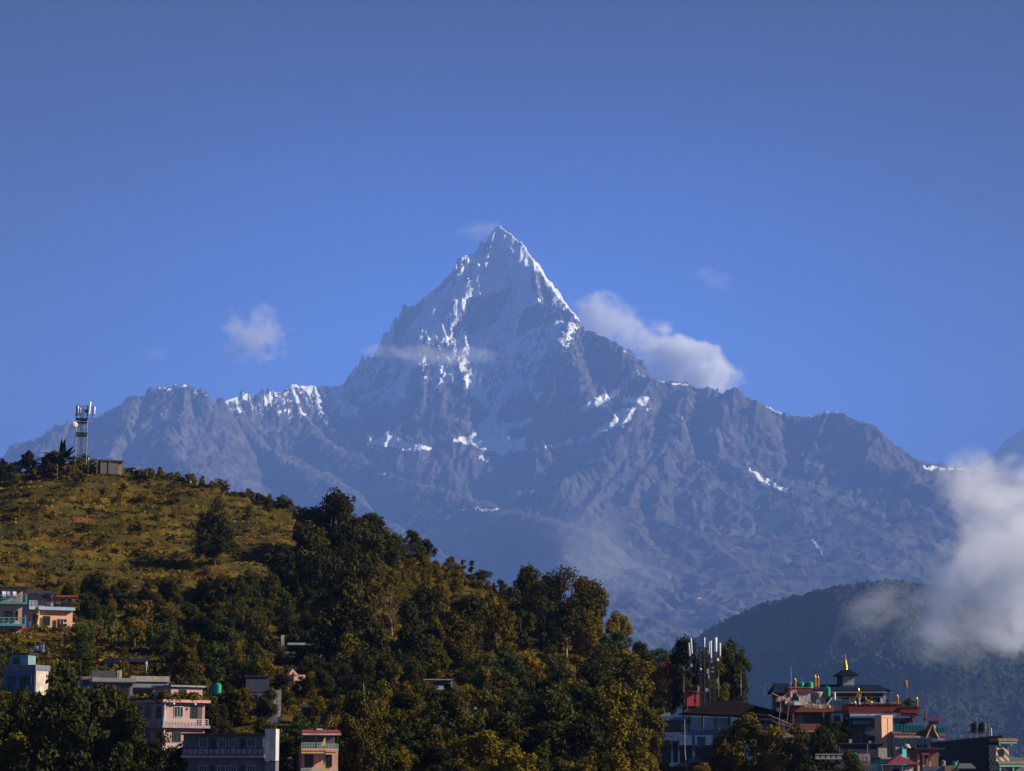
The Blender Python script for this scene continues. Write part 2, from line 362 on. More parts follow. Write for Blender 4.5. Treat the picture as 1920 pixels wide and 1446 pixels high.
# ---------------------------------------------------------------- near hillside
CREST = [(-300,915,600),(-150,902,605),(0,886,610),(100,874,612),(180,874,612),(250,886,612),(330,897,610),(400,908,605),(480,928,600),(560,950,590),(620,985,580),
         (700,1012,570),(800,1045,560),(900,1088,550),(960,1120,545),(1040,1165,530),(1130,1215,510),(1185,1245,498),(1200,1300,490),
         (1215,1400,472),(1240,1480,460),(1420,1480,450),(1500,1475,440),(1600,1490,430),(1750,1500,420),(1920,1500,410),(2200,1500,400)]
_C = [P(*c) for c in CREST]; CX = np.array([c.x for c in _C]); CY = np.array([c.y for c in _C]); CZ = np.array([c.z for c in _C])
def ground_z(x, y, fine=True):
    x = np.asarray(x, float); y = np.asarray(y, float)
    yr = np.interp(x, CX, CY); zr = np.interp(x, CX, CZ)
    y0 = 200.0; z0 = 6.0
    t = np.clip((y-y0)/(yr-y0), 0, 1)
    z = z0 + (zr-z0)*(0.28*t + 0.72*t**1.75)
    z = z + 3.2*fbm(x/60, y/60, 3, 200)*sstep(0, .3, t)*(1-sstep(.8, 1, t)) + 1.1*fbm(x/17, y/17, 3, 205)*sstep(0, .2, t)
    b = np.clip(y-yr, 0, 9e9)
    z = z - 0.10*b - 0.002*b*b*(b < 60) - np.where(b >= 60, 7.2+0.16*(b-60), 0)
    z = np.maximum(z, 4.0)
    # cultivated steps on the upper slope
    u = z + 0.9*fbm(x/45, y/45, 3, 220)
    st = 2.6; q = u/st; f = q-np.floor(q)
    step = (sstep(0.62, 1.0, f) - f)*st
    up = sstep(30, 48, z)*sstep(60, -20, x)
    z = z + step*1.0*up
    pr = 960+FPX*x/np.maximum(y, 1); cut = sstep(1203, 1232, pr)*sstep(500, 470, y)
    z = z*(1-cut) + 3.0*cut
    if fine == 'f': return f*up
    if fine: z = z + 0.35*fbm(x/3.2, y/3.2, 3, 230)
    return z
_ys = np.linspace(205, 700, 1700)
def ground_at(px, py):
    """where the sight line through a photo pixel meets the hillside"""
    d = Vector(((px-960)/FPX, 0, 0)) + UP*((723-py)/FPX) + FW
    xs = d.x/d.y*_ys; zs = CAM_Z + d.z/d.y*_ys
    g = ground_z(xs, _ys, False)
    i = np.argmax(g >= zs)
    if g[i] < zs[i]: i = int(np.argmin(zs-g))
    return Vector((xs[i], _ys[i], g[i]))
def crest_py(px): return float(np.interp(px, [c[0] for c in CREST], [c[1] for c in CREST]))

def build_hillside():
    nx, ny = 560, 900
    x = np.linspace(-175, 190, nx); y = np.linspace(198, 700, ny); X, Y = np.meshgrid(x, y)
    X = X*(0.45+0.62*Y/600)
    Z = ground_z(X, Y)
    me = np_mesh('hillside', np.stack([X, Y, Z], -1).reshape(-1, 3), grid_faces(nx, ny), True)
    m = NT('hillside_ground'); pos = m.geo()
    n = m.noise(0.35, 6, 0.6, pos); n2 = m.noise(0.06, 4, 0.6, pos); n3 = m.noise(0.11, 3, 0.5, m.scalev(pos, (1, 1, 3)))
    c = m.mix(m.mapr(n, .35, .65), (0.030, 0.024, 0.006), (0.14, 0.085, 0.010))
    c = m.mix(m.mapr(n2, .45, .6), c, m.mix(0.7, c, (0.040, 0.045, 0.012)))
    c = m.mix(m.math('MULTIPLY', m.mapr(n3, .64, .70), m.mapr(n, .4, .55)), c, (0.16, 0.055, 0.03))
    me.materials.append(m.fin(m.bsdf(c, 0.95, bump=m.noise(1.5, 5, 0.6, pos), bstr=0.7, bdist=0.5, spec=0.1)))
    tag(link('hillside', me), 'terraced grassy hillside with red earth scars', kind='structure')
build_hillside()

def build_ground():
    me = np_mesh('ground', [(-16500, -9500, 2.0), (16500, -9500, 2.0), (16500, 14500, 2.0), (-16500, 14500, 2.0)], [(0, 1, 2, 3)])
    m = NT('valley_ground'); pos = m.geo()
    me.materials.append(m.fin(m.bsdf(m.mix(m.noise(0.01, 5, 0.6, pos), (0.04, 0.05, 0.02), (0.12, 0.10, 0.05)), 0.95)))
    tag(link('ground', me), 'flat valley ground below the hills', kind='structure')
build_ground()

# ---------------------------------------------------------------- forested hill in the middle distance
def build_mid_hill():
    sk = [(900,1400,7.4),(1100,1300,7.2),(1180,1262,7.0),(1250,1228,6.9),(1300,1200,6.8),(1360,1165,6.6),(1430,1135,6.5),(1500,1118,6.4),(1560,1105,6.3),(1620,1096,6.3),
          (1670,1090,6.3),(1730,1100,6.3),(1800,1108,6.3),(1900,1120,6.3),(2050,1135,6.3),(2300,1160,6.3)]
    Q = [P(a, b, c*1300) for a, b, c in sk]
    nx, ny = 620, 300
    x = np.linspace(-900, 3700, nx); y = np.linspace(5800, 10400, ny); X, Y = np.meshgrid(x, y)
    zr = np.interp(X, [q.x for q in Q], [q.z for q in Q]); yr = np.interp(X, [q.x for q in Q], [q.y for q in Q])
    d = np.abs(Y-yr)
    f = lambda X, Y: ridged(X/520+0.3*fbm(X/400, Y/400, 3, 303), Y/1100, 4, 301, .5)-0.45
    H = zr - 0.34*d - 0.00003*d*d
    k = np.clip(d/350, 0, 1)
    H = H + k*110*f(X, Y) + k*40*fbm(X/160, Y/160, 4, 310)
    H = np.maximum(H, 3.0)
    me = np_mesh('forest_hill', np.stack([X, Y, H], -1).reshape(-1, 3), grid_faces(nx, ny), True)
    m = NT('hill_floor'); pos = m.geo(); n = m.noise(0.02, 5, .6, pos)
    me.materials.append(m.fin(m.bsdf(m.mix(n, (0.012, 0.018, 0.008), (0.04, 0.045, 0.02)), 1.0, spec=0)))
    tag(link('forest_hill', me), 'wooded hill in blue shade beyond the temple', kind='structure')
    # its canopy: thousands of lumpy crowns as one wood
    r = np.random.default_rng(5); N = 60000
    tx = r.uniform(-300, 3100, N); ty = r.uniform(6500, 8900, N)
    ty[:2500] = np.interp(tx[:2500], [q.x for q in Q], [q.y for q in Q]) + r.normal(0, 25, 2500)
    ix = np.clip(((tx+900)/4600*(nx-1)).astype(int), 0, nx-1); iy = np.clip(((ty-5800)/4600*(ny-1)).astype(int), 0, ny-1)
    tz = H[iy, ix]; ok = tz > 30; tx, ty, tz = tx[ok], ty[ok], tz[ok]; N = len(tx)
    dens = fbm(tx/220, ty/220, 3, 330); ok = dens > -0.62; tx, ty, tz = tx[ok], ty[ok], tz[ok]; N = len(tx)
    g = (1+5**.5)/2
    iv = np.array([(-1,g,0),(1,g,0),(-1,-g,0),(1,-g,0),(0,-1,g),(0,1,g),(0,-1,-g),(0,1,-g),(g,0,-1),(g,0,1),(-g,0,-1),(-g,0,1)], float)/1.9
    ifc = np.array([(0,11,5),(0,5,1),(0,1,7),(0,7,10),(0,10,11),(1,5,9),(5,11,4),(11,10,2),(10,7,6),(7,1,8),(3,9,4),(3,4,2),(3,2,6),(3,6,8),(3,8,9),(4,9,5),(2,4,11),(6,2,10),(8,6,7),(9,8,1)])
    s = 3.0+6.5*r.random(N)**2.5
    V = iv[None]*s[:, None, None]*r.uniform(.6, 1.35, (N, 12, 1))*np.array([1, 1, 1.15]) + np.stack([tx, ty, tz+s*.7], -1)[:, None, :]
    F = (ifc[None]+12*np.arange(N)[:, None, None]).reshape(-1, 3)
    me = np_mesh('forest', V.reshape(-1, 3), F)
    vattr(me, 'tint', np.repeat(np.clip(.4+.8*fbm(tx/150, ty/150, 3, 340)+r.uniform(-.2, .2, N), 0, 1), 12))
    m = NT('forest_canopy')
    me.materials.append(m.fin(m.bsdf(m.mix(m.attr('tint'), (0.012, 0.020, 0.010), (0.042, 0.050, 0.022)), 0.95, spec=0.1)))
    tag(link('forest', me), 'dense wood covering the hill beyond the temple', kind='stuff')
build_mid_hill()
# ---------------------------------------------------------------- plants
def leaf_mat(name, dark, light, trans=0.07):
    m = NT(name); oi = m.n('ShaderNodeObjectInfo')
    t = m.math('ADD', m.math('MULTIPLY', m.attr('tint'), 0.75), m.math('MULTIPLY', oi.outputs['Random'], 0.60))
    c = m.mix(m.mapr(t, .15, 1.15), dark, light); c = m.mix(m.mapr(m.math('FRACT', m.math('MULTIPLY', oi.outputs['Random'], 7.3)), .3, 1.0, 0.0, .55), c, tuple(a*b for a, b in zip(light, (.62, .90, .95))))
    b = m.bsdf(c, 0.75, spec=0.08)
    tr = m.n('ShaderNodeBsdfTranslucent'); m.l(c, tr.inputs[0])
    mx = m.n('ShaderNodeMixShader'); mx.inputs[0].default_value = trans; m.l(b, mx.inputs[1]); m.l(tr.outputs[0], mx.inputs[2])
    return m.fin(mx.outputs[0])
LEAF = {'dark': leaf_mat('leaves_dark', (0.004, 0.009, 0.003), (0.078, 0.064, 0.009)),
        'olive': leaf_mat('leaves_olive', (0.009, 0.014, 0.003), (0.205, 0.132, 0.008)),
        'gold': leaf_mat('leaves_gold', (0.040, 0.030, 0.004), (0.26, 0.168, 0.009)),
        'green': leaf_mat('leaves_green', (0.012, 0.024, 0.006), (0.075, 0.085, 0.012)),
        'red': leaf_mat('leaves_red', (0.05, 0.030, 0.010), (0.30, 0.10, 0.045)),
        'banana': leaf_mat('leaves_banana', (0.020, 0.045, 0.010), (0.16, 0.17, 0.040), 0.35)}
def bark(name, a, b):
    m = NT(name); n = m.noise(3.0, 5, .6, m.scalev(m.coord(), (4, 4, .7)))
    return m.fin(m.bsdf(m.mix(n, a, b), 0.9, bump=n, bstr=.6))
BARK = bark('bark', (0.035, 0.025, 0.018), (0.11, 0.08, 0.06)); PALE = bark('pale_bark', (0.16, 0.12, 0.09), (0.36, 0.28, 0.21))

def tube(pts, rads, n=6):
    """tapered tube along pts -> V, F(quads)"""
    V = []; F = []
    for i, p in enumerate(pts):
        a = pts[max(i-1, 0)]; b = pts[min(i+1, len(pts)-1)]
        d = (Vector(b)-Vector(a)).normalized(); s = d.cross(Vector((0.3, 1, 0.1))).normalized(); t = d.cross(s)
        for k in range(n):
            an = 2*math.pi*k/n
            V.append(tuple(Vector(p)+(s*math.cos(an)+t*math.sin(an))*rads[i]))
    for i in range(len(pts)-1):
        for k in range(n):
            F.append((i*n+k, i*n+(k+1) % n, (i+1)*n+(k+1) % n, (i+1)*n+k))
    return V, F
def join(parts):
    V = []; F = []
    for v, f in parts:
        o = len(V); V += list(v); F += [tuple(i+o for i in q) for q in f]
    return V, F
def leaves(cent, rad, per, size, r, flat=0.8, droop=0.0):
    """leaf faces round the clump centres: V, F, tint"""
    n = len(cent); N = n*per
    c = np.repeat(cent, per, 0); rr = np.repeat(rad, per)
    d = r.normal(size=(N, 3)); d /= np.linalg.norm(d, axis=1)[:, None]
    q = r.uniform(.45, 1.05, N)
    pos = c + d*(rr*q)[:, None]*np.array([1, 1, flat]); pos[:, 2] -= droop*rr*r.uniform(0, 1.4, N)
    nr = d*0.9 + r.normal(0, .55, (N, 3)) + np.array([0, 0, .35]); nr /= np.linalg.norm(nr, axis=1)[:, None]
    a = np.cross(nr, r.normal(size=(N, 3))); a /= np.linalg.norm(a, axis=1)[:, None]
    if droop: a = a*0.6+np.array([0, 0, -.8*droop]); a /= np.linalg.norm(a, axis=1)[:, None]
    b = np.cross(nr, a); s = size*r.uniform(.6, 1.35, N)[:, None]
    V = np.stack([pos-a*s, pos+b*s*.5, pos+a*s, pos-b*s*.5], 1).reshape(-1, 3)
    F = np.arange(4*N).reshape(-1, 4)
    t = np.clip(np.repeat(r.uniform(0, 1, n), per)*.65 + r.uniform(0, .35, N), 0, 1)
    return V, F, np.repeat(t, 4)
PROTO = {}
def proto(kind, i, h, w, mat, clumps, per, leaf, shape='round', bk=BARK, bare=0.25, droop=0.0, cr=(.10, .17), tr=0.022):
    """crown and trunk meshes for a tree about h tall and w wide (metres)"""
    r = np.random.default_rng(1000+sum(map(ord, kind))*7+i)
    zb = h*bare; ch = h-zb; C = []
    # a few big lobes, then clumps around each
    nl = 11 if shape == 'dome' else max(4, int(clumps/14)); lobes = []
    for k in range(nl):
        an = r.uniform(0, 2*math.pi); t = r.uniform(0, 1)
        if shape == 'dome': t = t**1.6
        if shape == 'round': prof = math.sqrt(max(0, 1-(2*t-0.95)**2))*.95+.05
        elif shape == 'spire': prof = (1-t)*.95+.06
        elif shape == 'column': prof = .55+.45*math.sin(t*9+i)*.5+.2*(1-t)
        elif shape == 'umbrella': prof = .35+.75*sstep(.35, .9, t)*(1 if t < .95 else .6)
        elif shape == 'dome': prof = math.sqrt(max(0, 1-t*t))*1.1
        else: prof = 1
        rad = w*.5*prof*r.uniform(.45, .85)
        lobes.append((rad*math.cos(an), rad*math.sin(an), zb+ch*(t*.86+.05), w*r.uniform(.13, .24)*(.5+.6*prof)))
    lobes.append((0, 0, zb+ch*(.45 if shape == 'dome' else .88), w*.17))
    L = np.array(lobes); pick = r.integers(0, len(L), clumps)
    d = r.normal(size=(clumps, 3)); d /= np.linalg.norm(d, axis=1)[:, None]
    C = L[pick, :3] + d*(L[pick, 3]*r.uniform(.55, 1.1, clumps))[:, None]
    C[:, 2] = np.clip(C[:, 2], zb*.7+.1, None)
    R = w*r.uniform(cr[0], cr[1], clumps)*.74
    V, F, T = leaves(C, R, per, leaf, r, .8, droop)
    me = np_mesh('crown', V, F); vattr(me, 'tint', T); me.materials.append(LEAF[mat])
    parts = []; tw = h*tr
    lean = r.normal(0, h*.02, 2)
    tp = [(0, 0, -1.2), (lean[0]*.3, lean[1]*.3, h*.2), (lean[0]*1.2, lean[1], h*.5), (lean[0]*.6, lean[1]*1.2, h*.86)]
    parts.append(tube(tp, [tw*1.25, tw, tw*.62, tw*.2], 7))
    for k in range(min(len(L), 9)):
        x, y, z, q = L[k]; z0 = max(zb*.75, z-h*.28)
        f = z0/h; sx, sy = lean[0]*f, lean[1]*f
        parts.append(tube([(sx, sy, z0), ((sx+x)*.45, (sy+y)*.45, z0+(z-z0)*.6), (x, y, z)], [tw*.45, tw*.28, tw*.08], 5))
    v, f = join(parts); mt = np_mesh('trunk', v, f, True); mt.materials.append(bk)
    PROTO.setdefault(kind, []).append((me, mt, h, w))
for i in range(5): proto('dark', i, 10, 9.2, 'dark', 210, 56, .24, bare=.12)
for i in range(4): proto('olive', i, 9, 8.0, 'olive', 180, 56, .22, bare=.10)
for i in range(3): proto('gold', i, 7, 7, 'gold', 130, 52, .20, bare=.08)
for i in range(2): proto('column', i, 10, 4.2, 'olive', 120, 50, .17, 'column', bare=.05, cr=(.16, .26), droop=.5)
proto('tall', 0, 14, 11.0, 'olive', 200, 42, .20, 'umbrella', PALE, .34, droop=.35, tr=.016)
proto('tall', 1, 14, 9, 'dark', 180, 42, .20, 'umbrella', PALE, .34, droop=.3, tr=.015)
proto('spire', 0, 8, 4.0, 'olive', 90, 44, .16, 'spire', bare=.05)
proto('spire', 1, 9, 5.0, 'dark', 110, 44, .17, 'spire', bare=.05)
proto('sparse', 0, 9, 7.5, 'olive', 90, 22, .12, 'round', PALE, .32, tr=.016)
proto('red', 0, 6.5, 6.5, 'red', 110, 44, .17, bare=.1)
proto('green', 0, 9, 7.0, 'green', 150, 46, .20, bare=.15)
proto('green', 1, 8, 7.5, 'green', 150, 46, .20, 'umbrella', bare=.2)
for i in range(4): proto('bush', i, 2.6, 3.4, ('gold', 'olive', 'olive', 'dark')[i], 60, 40, .13, 'dome', bare=.0)

def blade(r, L, w, an, lift, droop, seg=7, fold=.18):
    """one long arching leaf"""
    V = []; F = []; dx, dy = math.cos(an), math.sin(an)
    for k in range(seg+1):
        t = k/seg; x = L*t*math.cos(lift)*(1-.15*t); z = L*(t*math.sin(lift) - droop*t*t)
        ww = w*.5*math.sin(math.pi*(0.12+.88*t)**.8)+.01 if k < seg else .01
        for s in (-1, 0, 1): V.append((dx*x-dy*s*ww, dy*x+dx*s*ww, z - abs(s)*ww*fold))
    for k in range(seg):
        for s in (0, 1): a = 3*k+s; F.append((a, a+1, a+4, a+3))
    return V, F
def banana_proto(kind, i, h, n, L, w, mat='banana', stem=.5):
    r = random.Random(50+i); parts = []; T = []
    for k in range(n):
        an = k*2.399+r.uniform(-.3, .3); lift = r.uniform(.12, 1.25) if k < n-2 else 1.45
        v, f = blade(r, L*r.uniform(.75, 1.1), w*r.uniform(.8, 1.1), an, lift, r.uniform(.15, .65)*(1 if lift < 1.2 else .25))
        z0 = h*stem*r.uniform(.85, 1.0)
        parts.append(([(a, b, c+z0) for a, b, c in v], f)); T += [r.random()]*len(v)
    v, f = join(parts); me = np_mesh('leaves', v, f, True); vattr(me, 'tint', T); me.materials.append(LEAF[mat])
    v, f = tube([(0, 0, -1), (0, 0, h*stem*.5), (.05, 0, h*stem)], [.17, .14, .1], 7)
    mt = np_mesh('stem', v, f, True); mt.materials.append(bark('banana_stem', (0.05, 0.05, 0.02), (0.14, 0.12, 0.05)) if 'banana_stem' not in bpy.data.materials else bpy.data.materials['banana_stem'])
    PROTO.setdefault(kind, []).append((me, mt, h, L*1.7))
for i in range(3): banana_proto('banana', i, 5.0, 9, 2.9, .75)
banana_proto('fan', 0, 6.0, 30, 4.4, .72, 'green', .30)

PLANTS = []       # (object, px, py, kind, height px)
def plant(kind, px, py, hpx, wpx=None, idx=None, pos=None):
    g = ground_at(px, py) if pos is None else pos
    k = g.y/FPX*1.02
    P_ = PROTO[kind]; me, mt, h, w = P_[(idx if idx is not None else random.randrange(len(P_))) % len(P_)]
    nm = {'bush': 'bush', 'banana': 'banana_plant', 'fan': 'palm_plant'}.get(kind, 'tree')
    o = bpy.data.objects.new(nm, None); COL.objects.link(o); o.empty_display_size = .5
    sz = hpx*k/h; sw = (wpx*k/w) if wpx else sz*random.uniform(.9, 1.1)
    o.location = (g.x, g.y, (float(ground_z(g.x, g.y)) if pos is None else g.z)-.25); o.scale = (sw, sw, sz); o.rotation_euler = (0, 0, random.uniform(0, 6.28))
    for n, mm in (('stem' if kind in ('banana', 'fan') else 'trunk', mt), ('leaves' if kind in ('banana', 'fan') else 'crown', me)):
        c = bpy.data.objects.new(n, mm); COL.objects.link(c); c.parent = o
    PLANTS.append((o, px, py-hpx/2, kind, hpx))
    return o

# what must stay in sight: left, right, top, bottom, base row
KEEP = [(-40,42,1095,1188,1165),(40,134,1090,1172,1165),(0,88,1228,1292,1302),(112,322,1258,1300,1300),(246,375,1292,1412,1440),(393,422,1272,1306,1310),
        (345,512,1368,1446,1500),(560,636,1370,1446,1500),(500,612,1196,1228,1240),(462,522,1268,1340,1350),(541,572,1253,1290,1300),(585,652,1312,1345,1355),
        (793,856,1268,1290,1300),(36,52,1168,1188,1190),(60,86,1204,1226,1230),(114,124,1172,1238,1240),(186,272,1120,1215,1225),(268,280,1235,1250,1258),
        (1012,1100,1100,1215,1235),(700,770,1090,1185,1195),(350,365,895,918,920),(482,560,1160,1185,1200),(905,1000,1190,1210,1215),(700,760,1170,1195,1200)]
def blocked(px, py, hpx, wpx):
    x0, x1, y0, y1 = px-wpx*.45, px+wpx*.45, py-hpx, py
    for a, b, c, d, base in KEEP:
        if py > base-3 and x1 > a and x0 < b and y1 > c and y0 < d: return True
    return False
HAND = [('dark',4,880,30,26,0),('dark',52,876,36,30,1),('dark',20,892,22,26,2),('fan',116,884,70,118,0),('bush',78,884,26,40,1),('bush',150,884,24,44,0),('bush',110,882,34,50,1),
 ('bush',20,905,24,34,3),('bush',60,900,22,34,2),('bush',30,884,26,40,0),('bush',8,892,30,44,3),('bush',90,896,30,50,2),('bush',130,896,26,46,0),('bush',150,870,34,40,3),('bush',104,868,40,44,3),('bush',66,868,30,34,1),('bush',170,884,24,40,1),('bush',142,884,30,50,2),('bush',175,890,18,30,0),('bush',265,892,16,24,1),('bush',300,898,14,22,2),
 ('dark',402,1062,108,74,0),('dark',572,1110,124,112,1),('dark',622,1070,140,118,2),('dark',690,1058,92,78,3),('dark',655,1120,130,106,4),('dark',596,1060,100,80,0),('dark',660,1075,104,92,1),('dark',720,1068,72,66,2),('dark',535,1110,84,80,2),('dark',600,1140,110,84,0),
 ('dark',740,1055,50,50,4),('green',770,1048,52,48,0),('dark',798,1052,40,40,1),('spire',868,1086,40,22,0),('spire',884,1092,42,26,0),('green',904,1100,30,38,1),('green',938,1116,32,32,0),
 ('dark',985,1185,118,80,3),('tall',1062,1235,160,128,0),('olive',1092,1222,130,84,1),('gold',1046,1190,100,84,0),('olive',1010,1200,104,76,2),('tall',1020,1225,130,80,1),('green',1112,1200,112,52,0),('olive',1100,1235,84,70,1),('spire',975,1220,78,44,1),
 ('green',1158,1258,72,66,0),('dark',1200,1275,70,58,1),('dark',1212,1300,60,70,2),
 
 ('dark',650,1265,196,122,0),('sparse',735,1196,100,76,0),('dark',792,1225,122,78,2),('dark',760,1290,110,90,4),('dark',700,1290,120,90,1),('olive',850,1260,100,70,1),
 ('dark',880,1230,110,84,3),('olive',930,1230,96,70,2),('dark',310,1232,82,62,1),('dark',430,1175,90,66,3),('dark',460,1190,80,60,0),('dark',380,1165,74,60,2),
 ('dark',350,1215,80,70,4),('dark',408,1235,90,70,1),('dark',470,1245,90,70,4),('olive',365,1250,60,50,2),
 ('column',68,1185,52,14,0),('banana',205,1210,44,44,0),('banana',222,1214,50,46,1),('banana',238,1208,52,50,2),('banana',196,1196,40,40,2),('banana',252,1220,54,56,0),('banana',212,1180,38,38,1),('banana',168,1190,34,36,0),('banana',150,1206,34,34,1),
 ('dark',120,1520,250,170,0),('dark',190,1510,215,150,1),('dark',40,1500,190,120,2),('olive',12,1480,170,90,0),('dark',235,1525,190,100,3),('olive',85,1500,130,80,1),('dark',165,1475,170,110,4),
 ('dark',300,1520,130,90,0),('dark',345,1530,125,100,2),('olive',380,1365,92,50,1),('olive',350,1395,70,46,2),('dark',430,1362,74,60,0),('olive',455,1362,70,52,1),('olive',300,1405,60,50,3),
 ('dark',525,1500,118,78,3),('dark',480,1530,110,80,1),('dark',560,1400,60,50,1),('olive',600,1372,64,60,2),('olive',640,1400,92,60,0),('dark',670,1500,190,110,1),
 ('dark',840,1450,140,110,4),('olive',900,1430,130,96,0),('dark',960,1470,150,120,0),('dark',1030,1480,180,130,1),('olive',1165,1490,190,116,1),('olive',1120,1450,150,90,2),('dark',1090,1500,150,110,3),
 ('dark',505,1356,62,54,1),('dark',530,1330,66,46,3),('dark',563,1312,42,34,0),('olive',585,1315,54,44,1),('dark',556,1250,40,34,2),('dark',515,1248,44,36,4),('dark',590,1252,46,36,0),('olive',492,1262,46,40,2),('olive',358,1420,56,40,0),('dark',338,1440,52,46,2),('dark',372,1480,50,40,1),('dark',460,1490,70,60,3),('olive',432,1500,66,50,0),('dark',508,1470,74,44,4),('dark',596,1480,60,46,2),('olive',628,1470,60,40,1),('dark',560,1480,76,36,0),('dark',838,1310,30,26,1),('olive',802,1312,34,30,2),('dark',150,1320,34,40,3),('olive',196,1330,40,36,1),('dark',228,1335,44,36,2),('dark',640,1368,40,40,0),('dark',575,1366,34,34,3),('column',715,1420,150,50,0),('column',905,1370,130,34,1),('column',745,1350,110,40,0),('olive',690,1420,100,66,3),('gold',1195,1330,40,36,0),('gold',1222,1500,80,50,1)]
RIGHT = [('dark',1206,1330,84,66,2,480),('dark',1232,1340,84,60,4,476),('olive',1222,1365,90,60,2,455),('dark',1250,1345,60,50,0,470),('olive',1215,1420,90,60,0,420),('dark',1222,1500,110,60,1,392),('red',1256,1318,78,66,0,455),('green',1240,1292,72,56,1,470),('dark',1282,1345,142,74,3,440),('dark',1368,1345,132,76,2,436),('olive',1348,1345,108,56,0,432),('dark',1318,1345,118,60,1,444),('olive',1288,1335,60,44,2,420),('olive',1352,1500,112,84,1,395),('olive',1400,1500,150,110,2,390),('gold',1455,1490,120,90,0,388),('dark',1500,1490,120,80,0,386),('dark',1540,1500,130,84,3,380),
 ('olive',1322,1495,62,56,0,380),('dark',1392,1398,46,50,2,400),('gold',1440,1372,34,66,1,402),('olive',1480,1440,70,60,3,395),('dark',1572,1405,54,42,1,396),('olive',1585,1392,40,36,2,398),('dark',1590,1470,60,50,4,372)]
for k, a, b, h, w, i in HAND: plant(k, a, b, h, w, i)
for k, a, b, h, w, i, Y in RIGHT: plant(k, a, b, h, w, i, pos=P(a, b, Y))
rr = random.Random(21)
taken = [(a, b-h*.5) for _, a, b, h, w, i in HAND]
def fill(n, x0, x1, y0, y1, kinds, hr, sep, cond=None, tries=40):
    c = 0
    for _ in range(n*tries):
        if c >= n: break
        px = rr.uniform(x0, x1); py = rr.uniform(y0, y1)
        if py < crest_py(px)+12: continue
        if cond and not cond(px, py): continue
        h = rr.uniform(*hr)*(0.8+0.55*max(0, (py-1150)/300)); w = h*rr.uniform(.75, 1.0)
        if blocked(px, py, h, w): continue
        s = sep*(0.8+0.5*max(0, (py-1150)/300))
        if any(abs(px-a) < s and abs(py-h*.5-b) < s*.62 for a, b in taken): continue
        taken.append((px, py-h*.5)); k = rr.choice(kinds); plant(k, px, py, h*(1.15 if k == 'column' else 1), w*(.5 if k == 'column' else 1)); c += 1
fill(120, -20, 1225, 1200, 1520, ['dark']*6+['olive']*4+['green', 'column', 'gold'], (62, 92), 34)
fill(45, 130, 1000, 1120, 1260, ['dark']*4+['olive']*3+['green'], (42, 66), 28, lambda x, y: y > 1110+max(0, 300-x)*.1 and not (675 < x < 985 and y < 1215))
fill(74, 680, 990, 1030, 1215, ['gold', 'gold', 'gold', 'olive'], (26, 48), 17)
n_tree = len(PLANTS)
for q in range(34):
    a = 250+q*11.5+rr.uniform(-5, 5); plant('bush', a, crest_py(a)+rr.uniform(1, 7), rr.uniform(9, 22), rr.uniform(16, 34))
fill(70, 690, 1000, 1020, 1180, ['bush'], (14, 24), 13)
fill(125, -10, 600, 905, 1130, ['bush'], (10, 24), 14)
fill(50, 0, 600, 1120, 1290, ['bush'], (14, 26), 16)
print('plants', len(PLANTS))

def undergrowth():
    """grass tufts and low herbs over the open slope: one uncountable cover"""
    r = np.random.default_rng(3)
    def scatter(N, px0, px1, py0, py1):
        Y = r.uniform(300, 640, N); px = r.uniform(px0, px1, N); x = (px-960)/FPX*Y*1.012
        z = ground_z(x, Y); a, b = project(x, Y, z)
        ok = (b > py0) & (b < py1); return x[ok], Y[ok], z[ok]
    x, y, z = scatter(150000, -60, 1300, 860, 1330)
    N = len(x); dens = fbm(x/9, y/6, 4, 400); tf = ground_z(x, y, 'f'); ok = ((dens > -0.12) | (r.random(N) < .25)) & ~((tf > .60) & (tf < .90) & (r.random(N) < .85)); x, y, z, dens = x[ok], y[ok], z[ok], dens[ok]; N = len(x)
    h = r.uniform(.15, .5, N)*(1+np.clip(dens, 0, 1)); an = r.uniform(0, np.pi, N); w = r.uniform(.2, .5, N)
    dx, dy = np.cos(an)*w, np.sin(an)*w; lx, ly = r.normal(0, .25, N), r.normal(0, .25, N)
    V = np.stack([np.stack([x-dx*.5, y-dy*.5, z-.1], -1), np.stack([x+dx*.5, y+dy*.5, z-.1], -1), np.stack([x+dx+lx, y+dy+ly, z+h*.8], -1), np.stack([x-dx+lx, y-dy+ly, z+h], -1)], 1).reshape(-1, 3)
    me = np_mesh('grass', V, np.arange(4*N).reshape(-1, 4)); vattr(me, 'tint', np.repeat(np.clip(.45+.9*fbm(x/14, y/8, 3, 410)+r.uniform(-.25, .25, N), 0, 1), 4))
    m = NT('grass_blades'); c = m.mix(m.attr('tint'), (0.020, 0.020, 0.004), (0.30, 0.180, 0.012))
    b = m.bsdf(c, .7, spec=.2); t = m.n('ShaderNodeBsdfTranslucent'); m.l(c, t.inputs[0]); mx = m.n('ShaderNodeMixShader'); mx.inputs[0].default_value = .3
    m.l(b, mx.inputs[1]); m.l(t.outputs[0], mx.inputs[2]); me.materials.append(m.fin(mx.outputs[0]))
    tag(link('grass', me), 'amber grass and low herbs over the terraced slope', kind='stuff')
    # low shrub cover
    x, y, z = scatter(16000, -60, 1300, 865, 1450); N = len(x)
    d = fbm(x/22, y/14, 4, 420); ok = d > 0.02; x, y, z = x[ok], y[ok], z[ok]; N = len(x)
    V, F, T = leaves(np.stack([x, y, z+.35], -1), r.uniform(.4, 1.0, N), 26, .16, r, .8)
    me = np_mesh('undergrowth', V, F); vattr(me, 'tint', T); me.materials.append(LEAF['olive'])
    tag(link('undergrowth', me), 'low leafy scrub scattered over the hillside', kind='stuff')
undergrowth()
